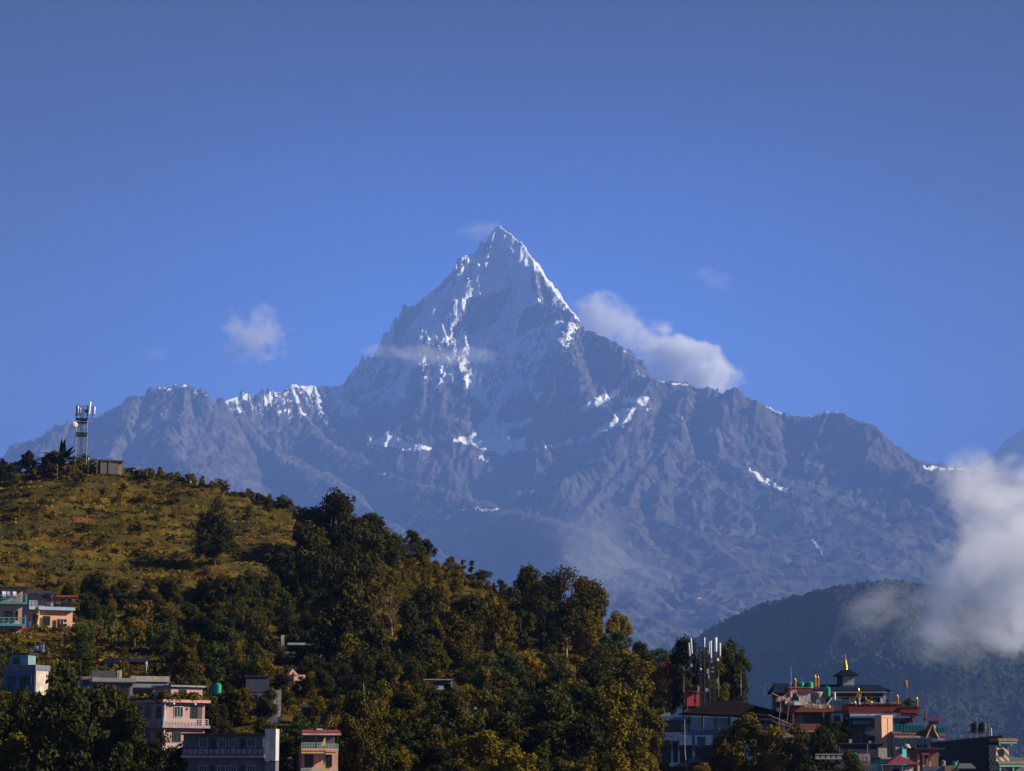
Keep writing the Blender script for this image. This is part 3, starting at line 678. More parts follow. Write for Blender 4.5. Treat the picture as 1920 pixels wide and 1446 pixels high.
# ---------------------------------------------------------------- materials of built things
MATS = {}
def plaster(name, col, dirt=0.6, scale=.9):
    if name in MATS: return MATS[name]
    m = NT(name); n = m.noise(scale, 7, .65); st = m.noise(1.6, 5, .6, m.scalev(m.coord(), (3.0, 3.0, .35)))
    d = tuple(c*.42 for c in col)
    c = m.mix(m.math('MULTIPLY', m.mapr(n, .42, .75), dirt), col, d)
    c = m.mix(m.math('MULTIPLY', m.mapr(st, .46, .66), dirt*.9), c, (0.10, 0.09, 0.08))
    MATS[name] = m.fin(m.bsdf(c, .88, bump=n, bstr=.25)); return MATS[name]
def tin(name, col, rust=.35, rough=.5, rib=7.0):
    if name in MATS: return MATS[name]
    m = NT(name); v = m.coord(); n = m.noise(.8, 6, .65)
    w = m.n('ShaderNodeTexWave', wave_type='BANDS', bands_direction='X'); w.inputs['Scale'].default_value = rib; m.l(v, w.inputs[0])
    c = m.mix(m.math('MULTIPLY', m.mapr(n, .48, .66), rust), col, (0.14, 0.06, 0.035))
    MATS[name] = m.fin(m.bsdf(c, rough, bump=w.outputs[0], bstr=.5, bdist=.04, spec=.08)); return MATS[name]
def plain(name, col, rough=.6, metal=0.0, var=.25):
    if name in MATS: return MATS[name]
    m = NT(name); n = m.noise(2.5, 5, .6)
    c = m.mix(m.math('MULTIPLY', n, var*1.6), col, tuple(x*.45 for x in col))
    MATS[name] = m.fin(m.bsdf(c, rough, metal, spec=.4)); return MATS[name]
def brickm(name, a, b, sc=1.6):
    if name in MATS: return MATS[name]
    m = NT(name); q = m.n('ShaderNodeTexBrick'); m.l(m.scalev(m.coord(), (1, 1, 1)), q.inputs[0]); q.inputs['Scale'].default_value = sc
    q.inputs['Color1'].default_value = (*a, 1); q.inputs['Color2'].default_value = (*b, 1); q.inputs['Mortar'].default_value = (.3, .28, .26, 1)
    MATS[name] = m.fin(m.bsdf(m.mix(m.mapr(m.noise(3, 6, .6), .3, .7), q.outputs[0], m.mix(.5, q.outputs[0], (.08, .07, .06))), .9)); return MATS[name]
GLASS = plain('window_glass', (0.025, 0.028, 0.035), .15); DARKF = plain('dark_frame', (0.05, 0.04, 0.035), .6)
WHITE = plaster('white_paint', (.62, .61, .58)); GREYC = plaster('grey_concrete', (.30, .29, .28)); DARKC = plaster('dark_concrete', (.12, .12, .125))
PEACH = plaster('peach_plaster', (.78, .42, .27), .25); PINK = plaster('pink_plaster', (.50, .30, .265), .3); BLUE = plaster('blue_plaster', (.09, .17, .30), .3)
TURQ = plaster('turquoise_paint', (.09, .33, .38), .3); LBLUE = plaster('light_blue_paint', (.36, .50, .64), .3); MAROON = plaster('maroon_paint', (.26, .045, .045), .3)
GOLD = plain('gilded_metal', (.85, .42, .08), .32, .85, .3); STEEL = plain('galvanised_steel', (.42, .44, .46), .45, .6); DSTEEL = plain('dark_steel', (.05, .055, .065), .5, .5)
WPLAST = plain('white_plastic', (.85, .86, .84), .4, 0, .08); TIN = tin('grey_tin', (.12, .13, .14), .6); DTIN = tin('dark_tin', (.045, .04, .045)); RTIN = tin('red_tin', (.33, .055, .05)); BTIN = tin('slate_blue_tin', (.011, .017, .042), .05, .9)
WOOD = plain('weathered_wood', (.22, .13, .08), .8); BROWN = tin('brown_tiles', (.17, .085, .055), .3)
GREENP = plain('green_plastic', (.0, .28, .15), .38, 0, .15); TEALP = plain('teal_plastic', (.0, .32, .36), .38, 0, .15); BLACKP = plain('black_plastic', (.022, .022, .024), .35, 0, .1)
CYAN = plaster('cyan_paint', (.12, .62, .66), .15); GRAIL = plain('sea_green_panel', (.03, .26, .22), .3, 0, .2); RED = plain('red_cloth', (.62, .05, .03), .8); STONE = brickm('grey_stonework', (.36, .33, .28), (.50, .45, .38), 1.3)
ORANGE = plain('orange_cloth', (.80, .30, .05), .8); BLUEC = plain('blue_cloth', (.10, .19, .60), .8); WCLOTH = plain('white_cloth', (.75, .76, .80), .85); LCLOTH = plain('pale_blue_cloth', (.45, .58, .75), .85)

def boxmesh(name, boxes, bevel=0):
    V = []; F = []
    for b in boxes:
        if isinstance(b, tuple) and len(b) == 2: v, f = b
        else:
            x0, x1, z0, z1, y0, y1 = b
            v = [(x0,y0,z0),(x1,y0,z0),(x1,y1,z0),(x0,y1,z0),(x0,y0,z1),(x1,y0,z1),(x1,y1,z1),(x0,y1,z1)]
            f = [(0,3,2,1),(4,5,6,7),(0,1,5,4),(1,2,6,5),(2,3,7,6),(3,0,4,7)]
        o = len(V); V += list(v); F += [tuple(i+o for i in q) for q in f]
    me = bpy.data.meshes.new(name); me.from_pydata([tuple(v) for v in V], [], F); me.update(); return me
def rod(a, b, r=.03, n=5, r2=None): return tube([a, b], [r, r if r2 is None else r2], n)
def lathe(prof, n=16, c=(0, 0, 0)):
    V = []; F = []
    for r, z in prof:
        for k in range(n): an = 2*math.pi*k/n; V.append((c[0]+r*math.cos(an), c[1]+r*math.sin(an), c[2]+z))
    for i in range(len(prof)-1):
        for k in range(n): F.append((i*n+k, i*n+(k+1) % n, (i+1)*n+(k+1) % n, (i+1)*n+k))
    F.append(tuple(range((len(prof)-1)*n, len(prof)*n))); F.append(tuple(reversed(range(n)))); return V, F
def hip(u0, u1, w0, w1, z0, z1, ru=.5, rw=0, th=.12):
    """low roof: eaves rectangle at z0, ridge inset at z1 (ru: inset along u, rw: inset along w as fraction)"""
    cu, cw = (u1-u0)*ru, (w1-w0)*.5*(1-rw)
    return ([(u0,w0,z0),(u1,w0,z0),(u1,w1,z0),(u0,w1,z0),(u0,w0,z0+th),(u1,w0,z0+th),(u1,w1,z0+th),(u0,w1,z0+th),
             (u0+cu,w0+cw,z1),(u1-cu,w0+cw,z1),(u1-cu,w1-cw,z1),(u0+cu,w1-cw,z1)],
            [(0,3,2,1),(0,1,5,4),(1,2,6,5),(2,3,7,6),(3,0,4,7),(4,5,9,8),(5,6,10,9),(6,7,11,10),(7,4,8,11),(8,9,10,11)])

class B:
    """a thing built in photo pixels: u right along the front, v up, w into depth; origin at the front-left foot"""
    def __init__(s, name, label, cat, px, py, Y, yaw=0.0, group=None, snap=False):
        s.k = Y/FPX*1.025; s.cy = math.cos(math.radians(yaw))
        s.o = bpy.data.objects.new(name, None); COL.objects.link(s.o); s.o.empty_display_size = 1
        s.o.location = P(px, py, Y); s.o.rotation_euler = (0, 0, math.radians(yaw)); tag(s.o, label, cat, group)
    def _b(s, b):
        if len(b) == 2: return b
        return tuple(x*s.k for x in b)
    def part(s, name, boxes, mat, parent=None, label=None):
        if isinstance(boxes, tuple) and len(boxes) == 6: boxes = [boxes]
        if name in ('column', 'post', 'pillar', 'balcony_post') and len(boxes) > 1:
            for q in boxes[1:]: s.part(name, [q], mat, parent, label)
            boxes = boxes[:1]
        o = link(name, boxmesh(name, [s._b(b) for b in boxes]), mat, parent or s.o)
        if label: o['label'] = label
        return o
    def geo(s, name, parts, mat, parent=None, smooth=False, label=None):
        """parts: (V, F) in pixels"""
        v, f = join(parts); v = [(a*s.k, b*s.k, c*s.k) for a, b, c in v]
        me = np_mesh(name, v, f, smooth) if len({len(q) for q in f}) == 1 else None
        if me is None:
            me = bpy.data.meshes.new(name); me.from_pydata(v, [], f); me.update()
            if smooth: me.polygons.foreach_set('use_smooth', np.ones(len(me.polygons), bool))
        o = link(name, me, mat, parent or s.o)
        if label: o['label'] = label
        return o
    def win(s, u0, u1, v0, v1, w=0, face='F', fr=None, bars=1, name='window'):
        """a window standing proud of the front (F), the left side (L) or the right side (R)"""
        t = 1.0; e = .6
        def bx(a, b, c, d, p, q):
            if face == 'F': return (a, b, c, d, w-q, w-p)
            if face == 'L': return (w-q, w-p, c, d, a, b)
            return (w+p, w+q, c, d, a, b)
        fb = [bx(u0-t, u1+t, v1, v1+t, -.3, 1.2), bx(u0-t, u1+t, v0-t, v0, -.3, 1.6), bx(u0-t, u0, v0, v1, -.3, 1.2), bx(u1, u1+t, v0, v1, -.3, 1.2)]
        for i in range(bars):
            c = u0+(u1-u0)*(i+1)/(bars+1); fb.append(bx(c-.35, c+.35, v0, v1, .2, 1.0))
        f = s.part(name, fb, fr or DARKF)
        s.part('pane', [bx(u0, u1, v0, v1, -.2, .3)], GLASS, f)
        return f
    def rail(s, u0, u1, v0, v1, w, n=10, mat=None, name='railing', t=.45, mid=1, side=None):
        mat = mat or STEEL; bx = [(u0, u1, v1-t, v1+t, w-t, w+t)]
        for i in range(mid): v = v0+(v1-v0)*(i+1)/(mid+1); bx.append((u0, u1, v-t*.6, v+t*.6, w-t*.6, w+t*.6))
        for i in range(n+1): u = u0+(u1-u0)*i/n; bx.append((u-t, u+t, v0, v1-t, w-t, w+t))
        if side: bx.append((u0-t, u0+t, v1-t, v1+t, w, w+side)); bx.append((u1-t, u1+t, v1-t, v1+t, w, w+side))
        return s.part(name, bx, mat)

def tank(label, px, py, Y, w, h, mat, group=None, lid=None):
    """ribbed plastic roof tank, foot at px, py"""
    b = B('water_tank', label, 'water tank', px, py, Y, 0, group)
    r = w/2; pr = [(r*.96, 0)]
    for i in range(9): z = h*.80*(i+.5)/9; pr += [(r, z), (r*(.95 if i % 2 else 1.0), z+h*.03)]
    pr += [(r*.97, h*.80), (r*.80, h*.88), (r*.45, h*.93)]
    b.geo('tank_body', [lathe(pr, 18)], mat, smooth=True)
    b.geo('lid', [lathe([(r*.40, h*.93), (r*.42, h), (r*.1, h*1.02)], 14)], lid or mat)
    return b
def cloth_strip(b, name, pts, hgt, mat, parent=None, waves=6, amp=.8):
    """hanging cloth along pts (px units u, w, v-top)"""
    V = []; F = []; n = len(pts)
    for i, (u, w, v) in enumerate(pts):
        for j in range(3): V.append((u, w+amp*math.sin(i*1.9+j*.7), v-hgt*j/2))
    for i in range(n-1):
        for j in range(2): a = i*3+j; F.append((a, a+1, a+4, a+3))
    o = b.geo(name, [(V, F)], mat, parent)
    md = o.modifiers.new('thickness', 'SOLIDIFY'); md.thickness = .02
    return o

# ---------------------------------------------------------------- hilltop
def lattice(b, u0, u1, v0, v1, w0, w1, levels, mat, leg=.7, name='mast'):
    rods = []; cs = [(u0, w0), (u1, w0), (u1, w1), (u0, w1)]
    for u, w in cs: rods.append(rod((u, w, v0), (u, w, v1), leg))
    for i in range(levels+1):
        v = v0+(v1-v0)*i/levels
        for k in range(4):
            a, c = cs[k], cs[(k+1) % 4]; rods.append(rod((*a, v), (*c, v), leg*.45, 4))
            if i < levels: v2 = v0+(v1-v0)*(i+1)/levels; rods.append(rod((*(a if i % 2 else c), v), (*(c if i % 2 else a), v2), leg*.4, 4))
    return b.geo(name, rods, mat)
def panel(b, u, w, v0, v1, wd=3.2, tilt=0, mat=None, name='panel_antenna'):
    h = v1-v0; q = []
    for z, r in ((0, .85), (.03, 1), (.97, 1), (1, .8)): q.append((r*wd/2, z*h))
    v, f = lathe(q, 10); v = [(x*1.0+u+tilt*z, y*.6+w, z+v0) for x, y, z in v]
    return b.geo(name, [(v, f)], mat or WPLAST, smooth=True)
def hilltop():
    Y = 606
    b = B('cell_tower', 'slim lattice phone mast with round dish on the grassy hilltop', 'cell tower', 140, 870, Y, 12)
    lattice(b, 1, 21, 0, 84, 0, 16, 9, STEEL, .75)
    b.geo('ladder', [rod((9, 1, 0), (9, 1, 104), .5), rod((13, 1, 0), (13, 1, 104), .5)]+[rod((9, 1, 3+i*3.2), (13, 1, 3+i*3.2), .4, 4) for i in range(31)], DSTEEL)
    b.part('platform', [(0, 22, 83, 86, -2, 18), (1, 21, 77.5, 78.8, -1, 17)], DSTEEL)
    b.part('platform', [(0, 22, 57, 59, -1, 17), (0, 22, 53, 54, -1, 17)], DSTEEL)
    lattice(b, 1, 21, 86, 110, 0, 16, 3, DSTEEL, .65, 'head_frame')
    panel(b, 23, -2, 92, 116, 4.2, .10); panel(b, 33, 4, 94, 108, 3.8, .05); panel(b, 3, -2, 93, 108, 3.0, 0, STEEL); panel(b, 8, 16, 92, 107, 3.0, 0, STEEL)
    b.geo('bracket', [rod((21, 2, 107), (33, 4, 107), .5), rod((21, 2, 93), (33, 4, 93), .5), rod((30, 3, 88), (30, 3, 108), .6), rod((22, 3, 86), (27, 3, 84), .4), rod((27, 3, 84), (30, 3, 91), .4)], DSTEEL)
    b.part('radio_unit', [(0, 4, 100, 106, -2, 2), (-1, 3, 90, 94, -2, 2), (15, 20, 96, 101, -3, 1)], DSTEEL)
    v, f = lathe([(0.3, -2.2), (3.5, -1.8), (5.4, -.6), (5.8, .6), (5.6, 1.6), (3, 2.0), (.3, 2.2)], 20)
    b.geo('dish', [([(x-2.5, -z-5, y+72) for x, y, z in v], f)], WPLAST, smooth=True)
    b.geo('dish_arm', [rod((-2, -3, 72), (3, 2, 72), .8)], DSTEEL)
    h = B('hut', 'small dark roofed hut at the foot of the hilltop mast', 'hut', 157, 880, 608, 8)
    h.part('wall', (0, 17, -6, 14, 0, 16), plaster('cream_plaster', (.62, .48, .30), .4)); h.part('roof', [hip(-1.5*h.k, 19*h.k, -2*h.k, 18*h.k, 14*h.k, 19*h.k, .3)], DTIN)
    h.geo('pipe', [rod((8, 6, 16), (8, 6, 23), 1.0)], WPLAST)
    s = B('shed', 'tin walled shed with open side standing on the hilltop edge', 'shed', 188, 884, 604, 24)
    s.part('wall', [(0, 34, -4, 19, 0, 12)], TIN); s.part('roof', [hip(-2*s.k, 44*s.k, -2*s.k, 15*s.k, 19*s.k, 23*s.k, .02, .3)], DTIN)
    s.part('wall', [(34, 42, -4, 18.5, 3, 12)], plaster('tan_board', (.34, .20, .13), .5), label='tan boarded end wall'); s.geo('post', [rod((1, -2, -4), (1, -2, 21), .7), rod((17, -2, -4), (17, -2, 20), .7), rod((41, -1, -4), (41, -1, 20), .7)], WOOD)
    for i, (x, y, hh) in enumerate(((181, 882, 22), (107, 892, 20), (242, 884, 13), (262, 884, 18), (275, 887, 11), (22, 905, 20), (165, 880, 20), (231, 880, 22))):
        p = B('wooden_post', ['bare pole between the hut and the hilltop shed', 'grey post in front of the palm plant', 'short pole just beyond the hilltop shed', 'tall thin pole right of the hilltop shed', 'shortest pole on the skyline right of the shed',
              'fence pole among bushes at the left end of the hilltop', 'thin pole beside the small hut under the mast', 'thin pole at the right corner of the hilltop shed'][i], 'post', x, y, 603-(i == 1)*6, 0)
        o = p.geo('wooden_post', [rod((0, 0, -6), (0.3, 0, hh), .7 if i < 2 else .45)], WOOD)
    # one person on a terrace
    g = ground_at(357, 914); b = person(g)
def skin_body(name, joints, edges, mat, parent, loc, sub=1):
    me = bpy.data.meshes.new(name); me.from_pydata([j[:3] for j in joints], edges, []); me.update()
    o = link(name, me, mat, parent); md = o.modifiers.new('skin', 'SKIN')
    for i, j in enumerate(joints): me.skin_vertices[0].data[i].radius = (j[3], j[3]*.8); me.skin_vertices[0].data[i].use_root = (i == 0)
    s = o.modifiers.new('sub', 'SUBSURF'); s.levels = s.render_levels = sub; return o
def person(g):
    root = bpy.data.objects.new('person', None); COL.objects.link(root); root.location = (g.x, g.y, float(ground_z(g.x, g.y))); root.rotation_euler = (0, 0, .3)
    tag(root, 'person in a pale top and dark trousers standing on the upper terrace', 'person')
    J = [(0,0,.95,.15),(0,0,1.2,.16),(0,0,1.42,.15),(0,0,1.52,.06),(0,0,1.64,.10),(0,0,1.74,.08),
         (-.19,0,1.40,.06),(-.25,.02,1.14,.048),(-.24,-.06,.90,.038),(-.24,-.09,.82,.04),(.19,0,1.40,.06),(.25,.02,1.14,.048),(.22,-.10,.92,.038),(.21,-.14,.85,.04),
         (-.09,0,.86,.09),(-.11,-.02,.48,.065),(-.11,.02,.08,.045),(-.11,-.12,.04,.04),(.09,0,.86,.09),(.12,.02,.48,.065),(.14,.05,.08,.045),(.14,-.09,.04,.04)]
    E = [(0,1),(1,2),(2,3),(3,4),(4,5),(2,6),(6,7),(7,8),(8,9),(2,10),(10,11),(11,12),(12,13),(0,14),(14,15),(15,16),(16,17),(0,18),(18,19),(19,20),(20,21)]
    m = NT('person_colours'); z = m.n('ShaderNodeSeparateXYZ'); m.l(m.coord(), z.inputs[0])
    c = m.mix(m.math('GREATER_THAN', z.outputs[2], .98), (.02, .02, .03), (.42, .46, .55)); c = m.mix(m.math('GREATER_THAN', z.outputs[2], 1.5), c, (.30, .17, .11))
    skin_body('body', J, E, m.fin(m.bsdf(c, .8)), root, g, 2)
    hv, hf = lathe([(.02, 1.66), (.115, 1.68), (.12, 1.74), (.09, 1.81), (.02, 1.84)], 12); o = boxmesh('hair', [(hv, hf)]); link('hair', o, plain('straw_hat_hair', (.35, .28, .18), .8), root)
    return root
hilltop()

# ---------------------------------------------------------------- village on the left slope
def village():
    # house at the left edge
    Y = ground_at(20, 1195).y
    b = B('house', 'peach house with turquoise balconies at the left edge of the village', 'house', -48, 1196, Y, 14)
    b.part('wall', [(0, 84, -12, 92, 2, 50)], PEACH); b.part('wall', (4, 82, 66, 86, 1.2, 2), plaster('grey_peach', (.45, .33, .28)), label='greyish upper wall')
    b.part('plinth', (0, 84, -14, 18, .4, 2), STONE)
    for v in (22, 62): 
        b.part('slab', (-2, 92, v, v+4, -10, 2), TURQ); b.rail(0, 91, v+4, v+15, -9, 9, TURQ, 'balcony', .8)
        b.part('balcony_post', [(88.5, 91.5, v+4, v+20, -10, -7)], TURQ)
    b.part('roof', [(-3, 93, 92, 94.5, -12, 52)], DTIN)
    b.win(52, 66, 34, 48); b.win(56, 72, 3, 16); b.win(40, 52, 72, 84); b.win(72, 76, 34, 50, bars=0)
    c = B('laundry', 'white and lilac washing hung on the turquoise top balcony', 'laundry', 0, 1118, Y-2.2, 14)
    for i, (u, hh, mt) in enumerate(((2, 13, WCLOTH), (10, 12, plain('lilac_cloth', (.45, .38, .50), .85)), (21, 12, WCLOTH))):
        cloth_strip(c, 'cloth', [(u+t*1.6, 0, 9) for t in range(6)], hh, mt)
    c.geo('line', [rod((-4, 0, 9.4), (34, 0, 9.2), .2, 4)], DSTEEL)
    # second house
    Y = ground_at(90, 1182).y
    b = B('house', 'peach house with pale blue balcony slab and dark sloping tin roof', 'house', 54, 1180, Y, 26)
    b.part('wall', [(0, 82, -20, 36, 3, 50)], PEACH); b.part('wall', [(0, 46, 42, 66, 3, 50)], plaster('grey_lilac', (.36, .35, .38)), label='grey upper storey wall')
    b.part('slab', [(-2, 84, 36, 42, -6, 52)], LBLUE); b.part('column', [(13, 18, -18, 36, -4, 1)], plaster('cream_column', (.85, .66, .45), .2)); b.part('column', [(66, 68.5, 42, 62, -4, -2)], DARKF); b.part('column', [(80, 82, 42, 60, -4, -2)], WOOD)
    b.part('roof', [([(-8*b.k, -9*b.k, 66*b.k), (50*b.k, -9*b.k, 66*b.k), (50*b.k, 54*b.k, 74*b.k), (-8*b.k, 54*b.k, 74*b.k), (-8*b.k, -9*b.k, 67.5*b.k), (50*b.k, -9*b.k, 67.5*b.k), (50*b.k, 54*b.k, 75.5*b.k), (-8*b.k, 54*b.k, 75.5*b.k)], [(0,3,2,1),(4,5,6,7),(0,1,5,4),(1,2,6,5),(2,3,7,6),(3,0,4,7)])], DTIN)
    b.part('porch_roof', [(46, 88, 61, 63.5, -7, 40)], RTIN); b.rail(2, 83, 42, 51, -5, 12, DSTEEL, mid=2)
    b.win(24, 34, 50, 60); b.win(4, 10, 12, 28, bars=0); b.win(26, 38, 8, 24); b.win(52, 70, -2, 20, bars=2, fr=PEACH); b.part('door', (30, 40, 42.2, 60, 2.2, 3.2), DARKF)
    b.part('balcony', [(8, 28, -16, -4, -6, -4)], PINK); b.part('stair_rail', [(62, 84, 12, 14, -5, -4)], WHITE)
    d = B('barrel', 'upright deep blue barrel under the peach house porch', 'barrel', 55, 1172, Y-6, 0); d.geo('barrel', [lathe([(2.6, -6), (3, -4), (2.8, 0), (3, 4), (2.6, 6)], 12)], plain('blue_plastic', (.02, .08, .35), .4), smooth=True)
    r = B('cloth', 'bright red cloth hung out below the peach houses', 'cloth', 38, 1184, Y-9, 5); cloth_strip(r, 'cloth', [(t*2, 0, 9) for t in range(6)], 10, RED)
    r = B('cloth', 'pale blue and white cloths drying among dark bushes', 'cloth', 64, 1222, ground_at(73, 1236).y, 0)
    cloth_strip(r, 'cloth', [(t*2, 0, 11-1.4*math.sin(t*1.0)) for t in range(5)], 9, LCLOTH); cloth_strip(r, 'cloth', [(11+t*1.8, .5, 12-1.2*math.sin(t*.9)) for t in range(5)], 12, WCLOTH); r.geo('line', [rod((-3, 0, 12), (24, 0, 13), .25, 4)], DSTEEL)
    g = ground_at(119, 1240); r = B('utility_pole', 'rust brown pole standing alone below the peach houses', 'pole', 119, 1240, g.y, 0); r.geo('pole', [rod((0, 0, -6), (.5, 0, 66), 1.3, 6, .9)], plain('rusty_brown', (.17, .07, .05), .8)); r.part('crossarm', (-2.5, 3, 62, 63.5, -.6, .6), plain('rusty_brown', (.17, .07, .05), .8))
    g = ground_at(274, 1262); r = B('marker_post', 'short whitewashed post beside the path above the tin roofs', 'post', 274, 1254, g.y, 0); r.geo('post', [lathe([(1.2, -8), (1.2, 2), (2.3, 6), (2.4, 11), (1.2, 13)], 10)], WHITE, smooth=True)
    g = ground_at(145, 1246); w = B('terrace_wall', 'low earthen terrace wall running under the banana plants', 'wall', 196, 1243, ground_at(240, 1248).y, -4); w.part('wall', [(0, 46, -4, 9, 0, 6)], brickm('brown_stonework', (.20, .13, .10), (.28, .19, .14))); w.part('coping', [(46, 84, 2, 8, 0, 5)], plaster('dusty_pink', (.55, .36, .30)))
    # blue house
    Y = ground_at(40, 1312).y
    b = B('house', 'blue single storey house with a pale lit end wall', 'house', 3, 1306, Y, -24)
    b.part('wall', [(0, 70, -20, 46, 2, 44)], BLUE); b.part('parapet', [(-2, 72, 46, 56, 0, 46)], plaster('weathered_blue', (.18, .22, .28), .9)); b.part('wall', [(70.1, 71.5, -20, 45.5, 3, 42)], plaster('pale_stucco', (.70, .56, .48), .8), label='pale stained end wall')
    b.win(14, 25, 22, 36); b.win(52, 63, 22, 36); b.part('door', (37, 48, 4, 36, 1, 2.4), DARKF); b.part('lean_to', [(0, 16, 8, 22, -6, 1.5)], plain('green_board', (.03, .16, .10), .7))
    b.part('stair_room', [(6, 44, 56, 76, 16, 40)], plaster('pale_aqua', (.20, .32, .34))); b.part('roof', [(4, 47, 76, 78, 14, 42)], DTIN); b.win(14, 24, 60, 70, 16)
    # row of low houses
    Y = ground_at(180, 1306).y
    b = B('house', 'low blue house with a ragged tin roof beside the stone walls', 'house', 116, 1300, Y, 10)
    b.part('wall', [(0, 64, -10, 25, 2, 30)], BLUE); b.part('wall', [(21, 32, -10, 22, .6, 2)], plaster('light_cyan', (.40, .62, .72)), label='light cyan wall bay'); b.part('roof', [hip(-3*b.k, 67*b.k, -5*b.k, 32*b.k, 25*b.k, 31*b.k, .02, .2)], tin('rusty_tin', (.20, .13, .10), .8)); b.win(6, 12, 4, 14); b.part('door', (24, 29, -4, 12, -.2, .8), DARKF)
    b = B('house', 'long grey house under the left stone parapet', 'house', 173, 1308, Y-3, 20)
    b.part('wall', [(0, 74, -24, 26, 2, 30)], plaster('lilac_grey', (.20, .20, .25))); b.part('parapet', [(-1, 79, 29, 36, 0, 32)], STONE); b.part('roof', [(-2, 80, 26.5, 28.8, -6, 30)], DTIN)
    b.part('slab', [(26, 64, 2, 4, -9, 2)], GREYC); b.win(36, 44, -16, -4); b.win(38, 48, 10, 20); b.win(60, 64, 6, 20, bars=0); b.part('door', (52, 58, -22, 0, 1, 2.4), DARKF); b.part('door', (66, 69, 6, 22, 1, 2.4), DARKF)
    b = B('house', 'grey house with the right hand stone parapet above dark rooms', 'house', 243, 1310, Y+2, 20)
    b.part('wall', [(0, 72, -20, 30, 2, 34)], plaster('slate_plaster', (.22, .23, .28))); b.part('parapet', [(0, 73, 31, 41, -1, 36)], STONE); b.part('roof', [(-1, 50, 19, 21, -12, 1.5)], TIN); b.win(12, 22, 4, 13); b.win(36, 42, 4, 13); b.win(52, 60, 6, 16)
    b = B('brick_hut', 'small dark hut with a pale chimney above the tin roofs', 'hut', 172, 1272, Y+12, 12); b.part('wall', [(0, 44, -8, 14, 0, 20)], DARKC); b.part('chimney', [(46, 54, -6, 15, 0, 6)], plaster('pale_stucco', (.7, .56, .48)))
    b = B('house', 'dark low house with a thin roof beside the green tank', 'house', 318, 1306, ground_at(350, 1310).y, 6); b.part('wall', [(0, 88, -22, 22, 2, 30)], plaster('dim_plaster', (.17, .17, .21))); b.part('roof', [hip(-3*b.k, 96*b.k, -6*b.k, 32*b.k, 22*b.k, 27*b.k, .02, .3)], DTIN)
    b.part('wall', [(76, 88, 2, 20, 1, 2)], plaster('lilac_grey', (.20, .20, .25)), label='lilac end bay'); b.win(36, 44, 6, 14); b.win(58, 68, 6, 15)
    tank('green roof tank standing alone above the pink house', 408, 1302, ground_at(350, 1310).y-8, 14, 21, GREENP)
    b = B('house', 'small house with pale slab roof under the lone green tank', 'house', 395, 1334, ground_at(350, 1312).y-9, 10); b.part('wall', [(0, 34, -20, 24, 2, 24)], plaster('lilac_pink', (.42, .34, .38))); b.part('roof', [(-2, 40, 24, 27, -4, 26)], plaster('pale_slab', (.62, .52, .44))); b.win(14, 22, 4, 15)
    # dark block and ruined white wall behind trees
    Yd = ground_at(490, 1356).y
    b = B('house', 'windowless slate grey block half hidden behind trees', 'house', 460, 1352, Yd, 8); b.part('wall', [(0, 42, 52, 80, 0, 30)], plaster('slate_blue_plaster', (.07, .075, .11))); b.part('wall', [(6, 50, 10, 50, -8, 22)], plaster('worn_grey', (.14, .14, .16), .9), label='worn grey lower wall'); b.part('wall', [(42, 64, -20, 56, -6, 22)], plaster('mottled_cream', (.52, .42, .35), 1.0), label='mottled cream end wall'); b.win(12, 20, 40, 47, -8); b.part('roof', [(-2, 44, 80, 82, -2, 32)], DTIN); b.part('annex', [(38, 58, -20, 30, -14, -6.5)], plaster('lilac_grey', (.3, .31, .38)))
    b = B('house', 'peach gable end showing between dark trees', 'house', 541, 1292, ground_at(555, 1300).y, 20); b.part('wall', [(0, 32, -14, 26, 2, 20)], PEACH); b.part('wall', [([(0, 0, 26*b.k), (18*b.k, 0, 26*b.k), (7*b.k, 0, 37*b.k), (0, 20*b.k, 26*b.k), (18*b.k, 20*b.k, 26*b.k), (7*b.k, 20*b.k, 37*b.k)], [(0,1,2),(3,5,4),(1,4,5,2),(0,2,5,3)])], PEACH); b.part('balcony', (10, 32, 0, 5, -3, 1.5), PINK); b.part('pillar', (8, 10, -14, 30, -1, 1.6), DARKF)
    b = B('house', 'pale house with two long white parapets among the trees', 'house', 502, 1236, ground_at(560, 1242).y, 8); b.part('wall', [(0, 104, -16, 14, 2, 30)], GREYC); b.part('parapet', [(36, 102, 26, 30, -2, 30)], WHITE); b.part('wall', [(34, 100, 14, 25.8, 3, 28)], DARKC); b.part('wall', [(34, 58, 2, 12, .5, 2)], WHITE, label='white lower wall bay'); b.win(38, 45, 3, 9, .5, fr=WHITE); b.rail(0, 32, 18, 26, 0, 8, GREYC); b.part('pillar', [(24, 30, 14, 44, 4, 9)], plaster('pale_stucco', (.7, .56, .48)))
    b = B('shed', 'long dark shed with two pale lamps below the tall trees', 'shed', 564, 1352, ground_at(610, 1362).y, 4); b.part('wall', [(0, 94, -12, 24, 2, 26)], plaster('violet_grey', (.15, .14, .17), .9)); b.part('roof', [hip(-4*b.k, 98*b.k, -7*b.k, 28*b.k, 24*b.k, 31*b.k, .02, .3)], DTIN); b.geo('lamp', [lathe([(1, 0), (2.2, 1.5), (2.2, 3), (1, 4.5)], 10, (22, -3, 17)), lathe([(1, 0), (2.4, 1.5), (2.4, 3.3), (1, 5)], 10, (40, -3, 19))], WPLAST, smooth=True); b.win(8, 15, 2, 12)
    b = B('shed', 'little shed with white roof edge and red goods in the wood', 'shed', 792, 1294, ground_at(830, 1302).y, 4); b.part('wall', [(0, 62, -14, 16, 4, 22)], DARKC); b.part('roof', [(2, 56, 18, 20, -3, 24)], WHITE); b.part('post', [(3, 5, -8, 18, -2, 0), (52, 54, -8, 18, -2, 0)], WHITE); b.part('goods', [(12, 22, 2, 13, 0, 4)], plain('crimson_goods', (.35, .05, .09), .7)); b.part('goods', [(24, 38, 0, 9, 0, 3.8)], WCLOTH)
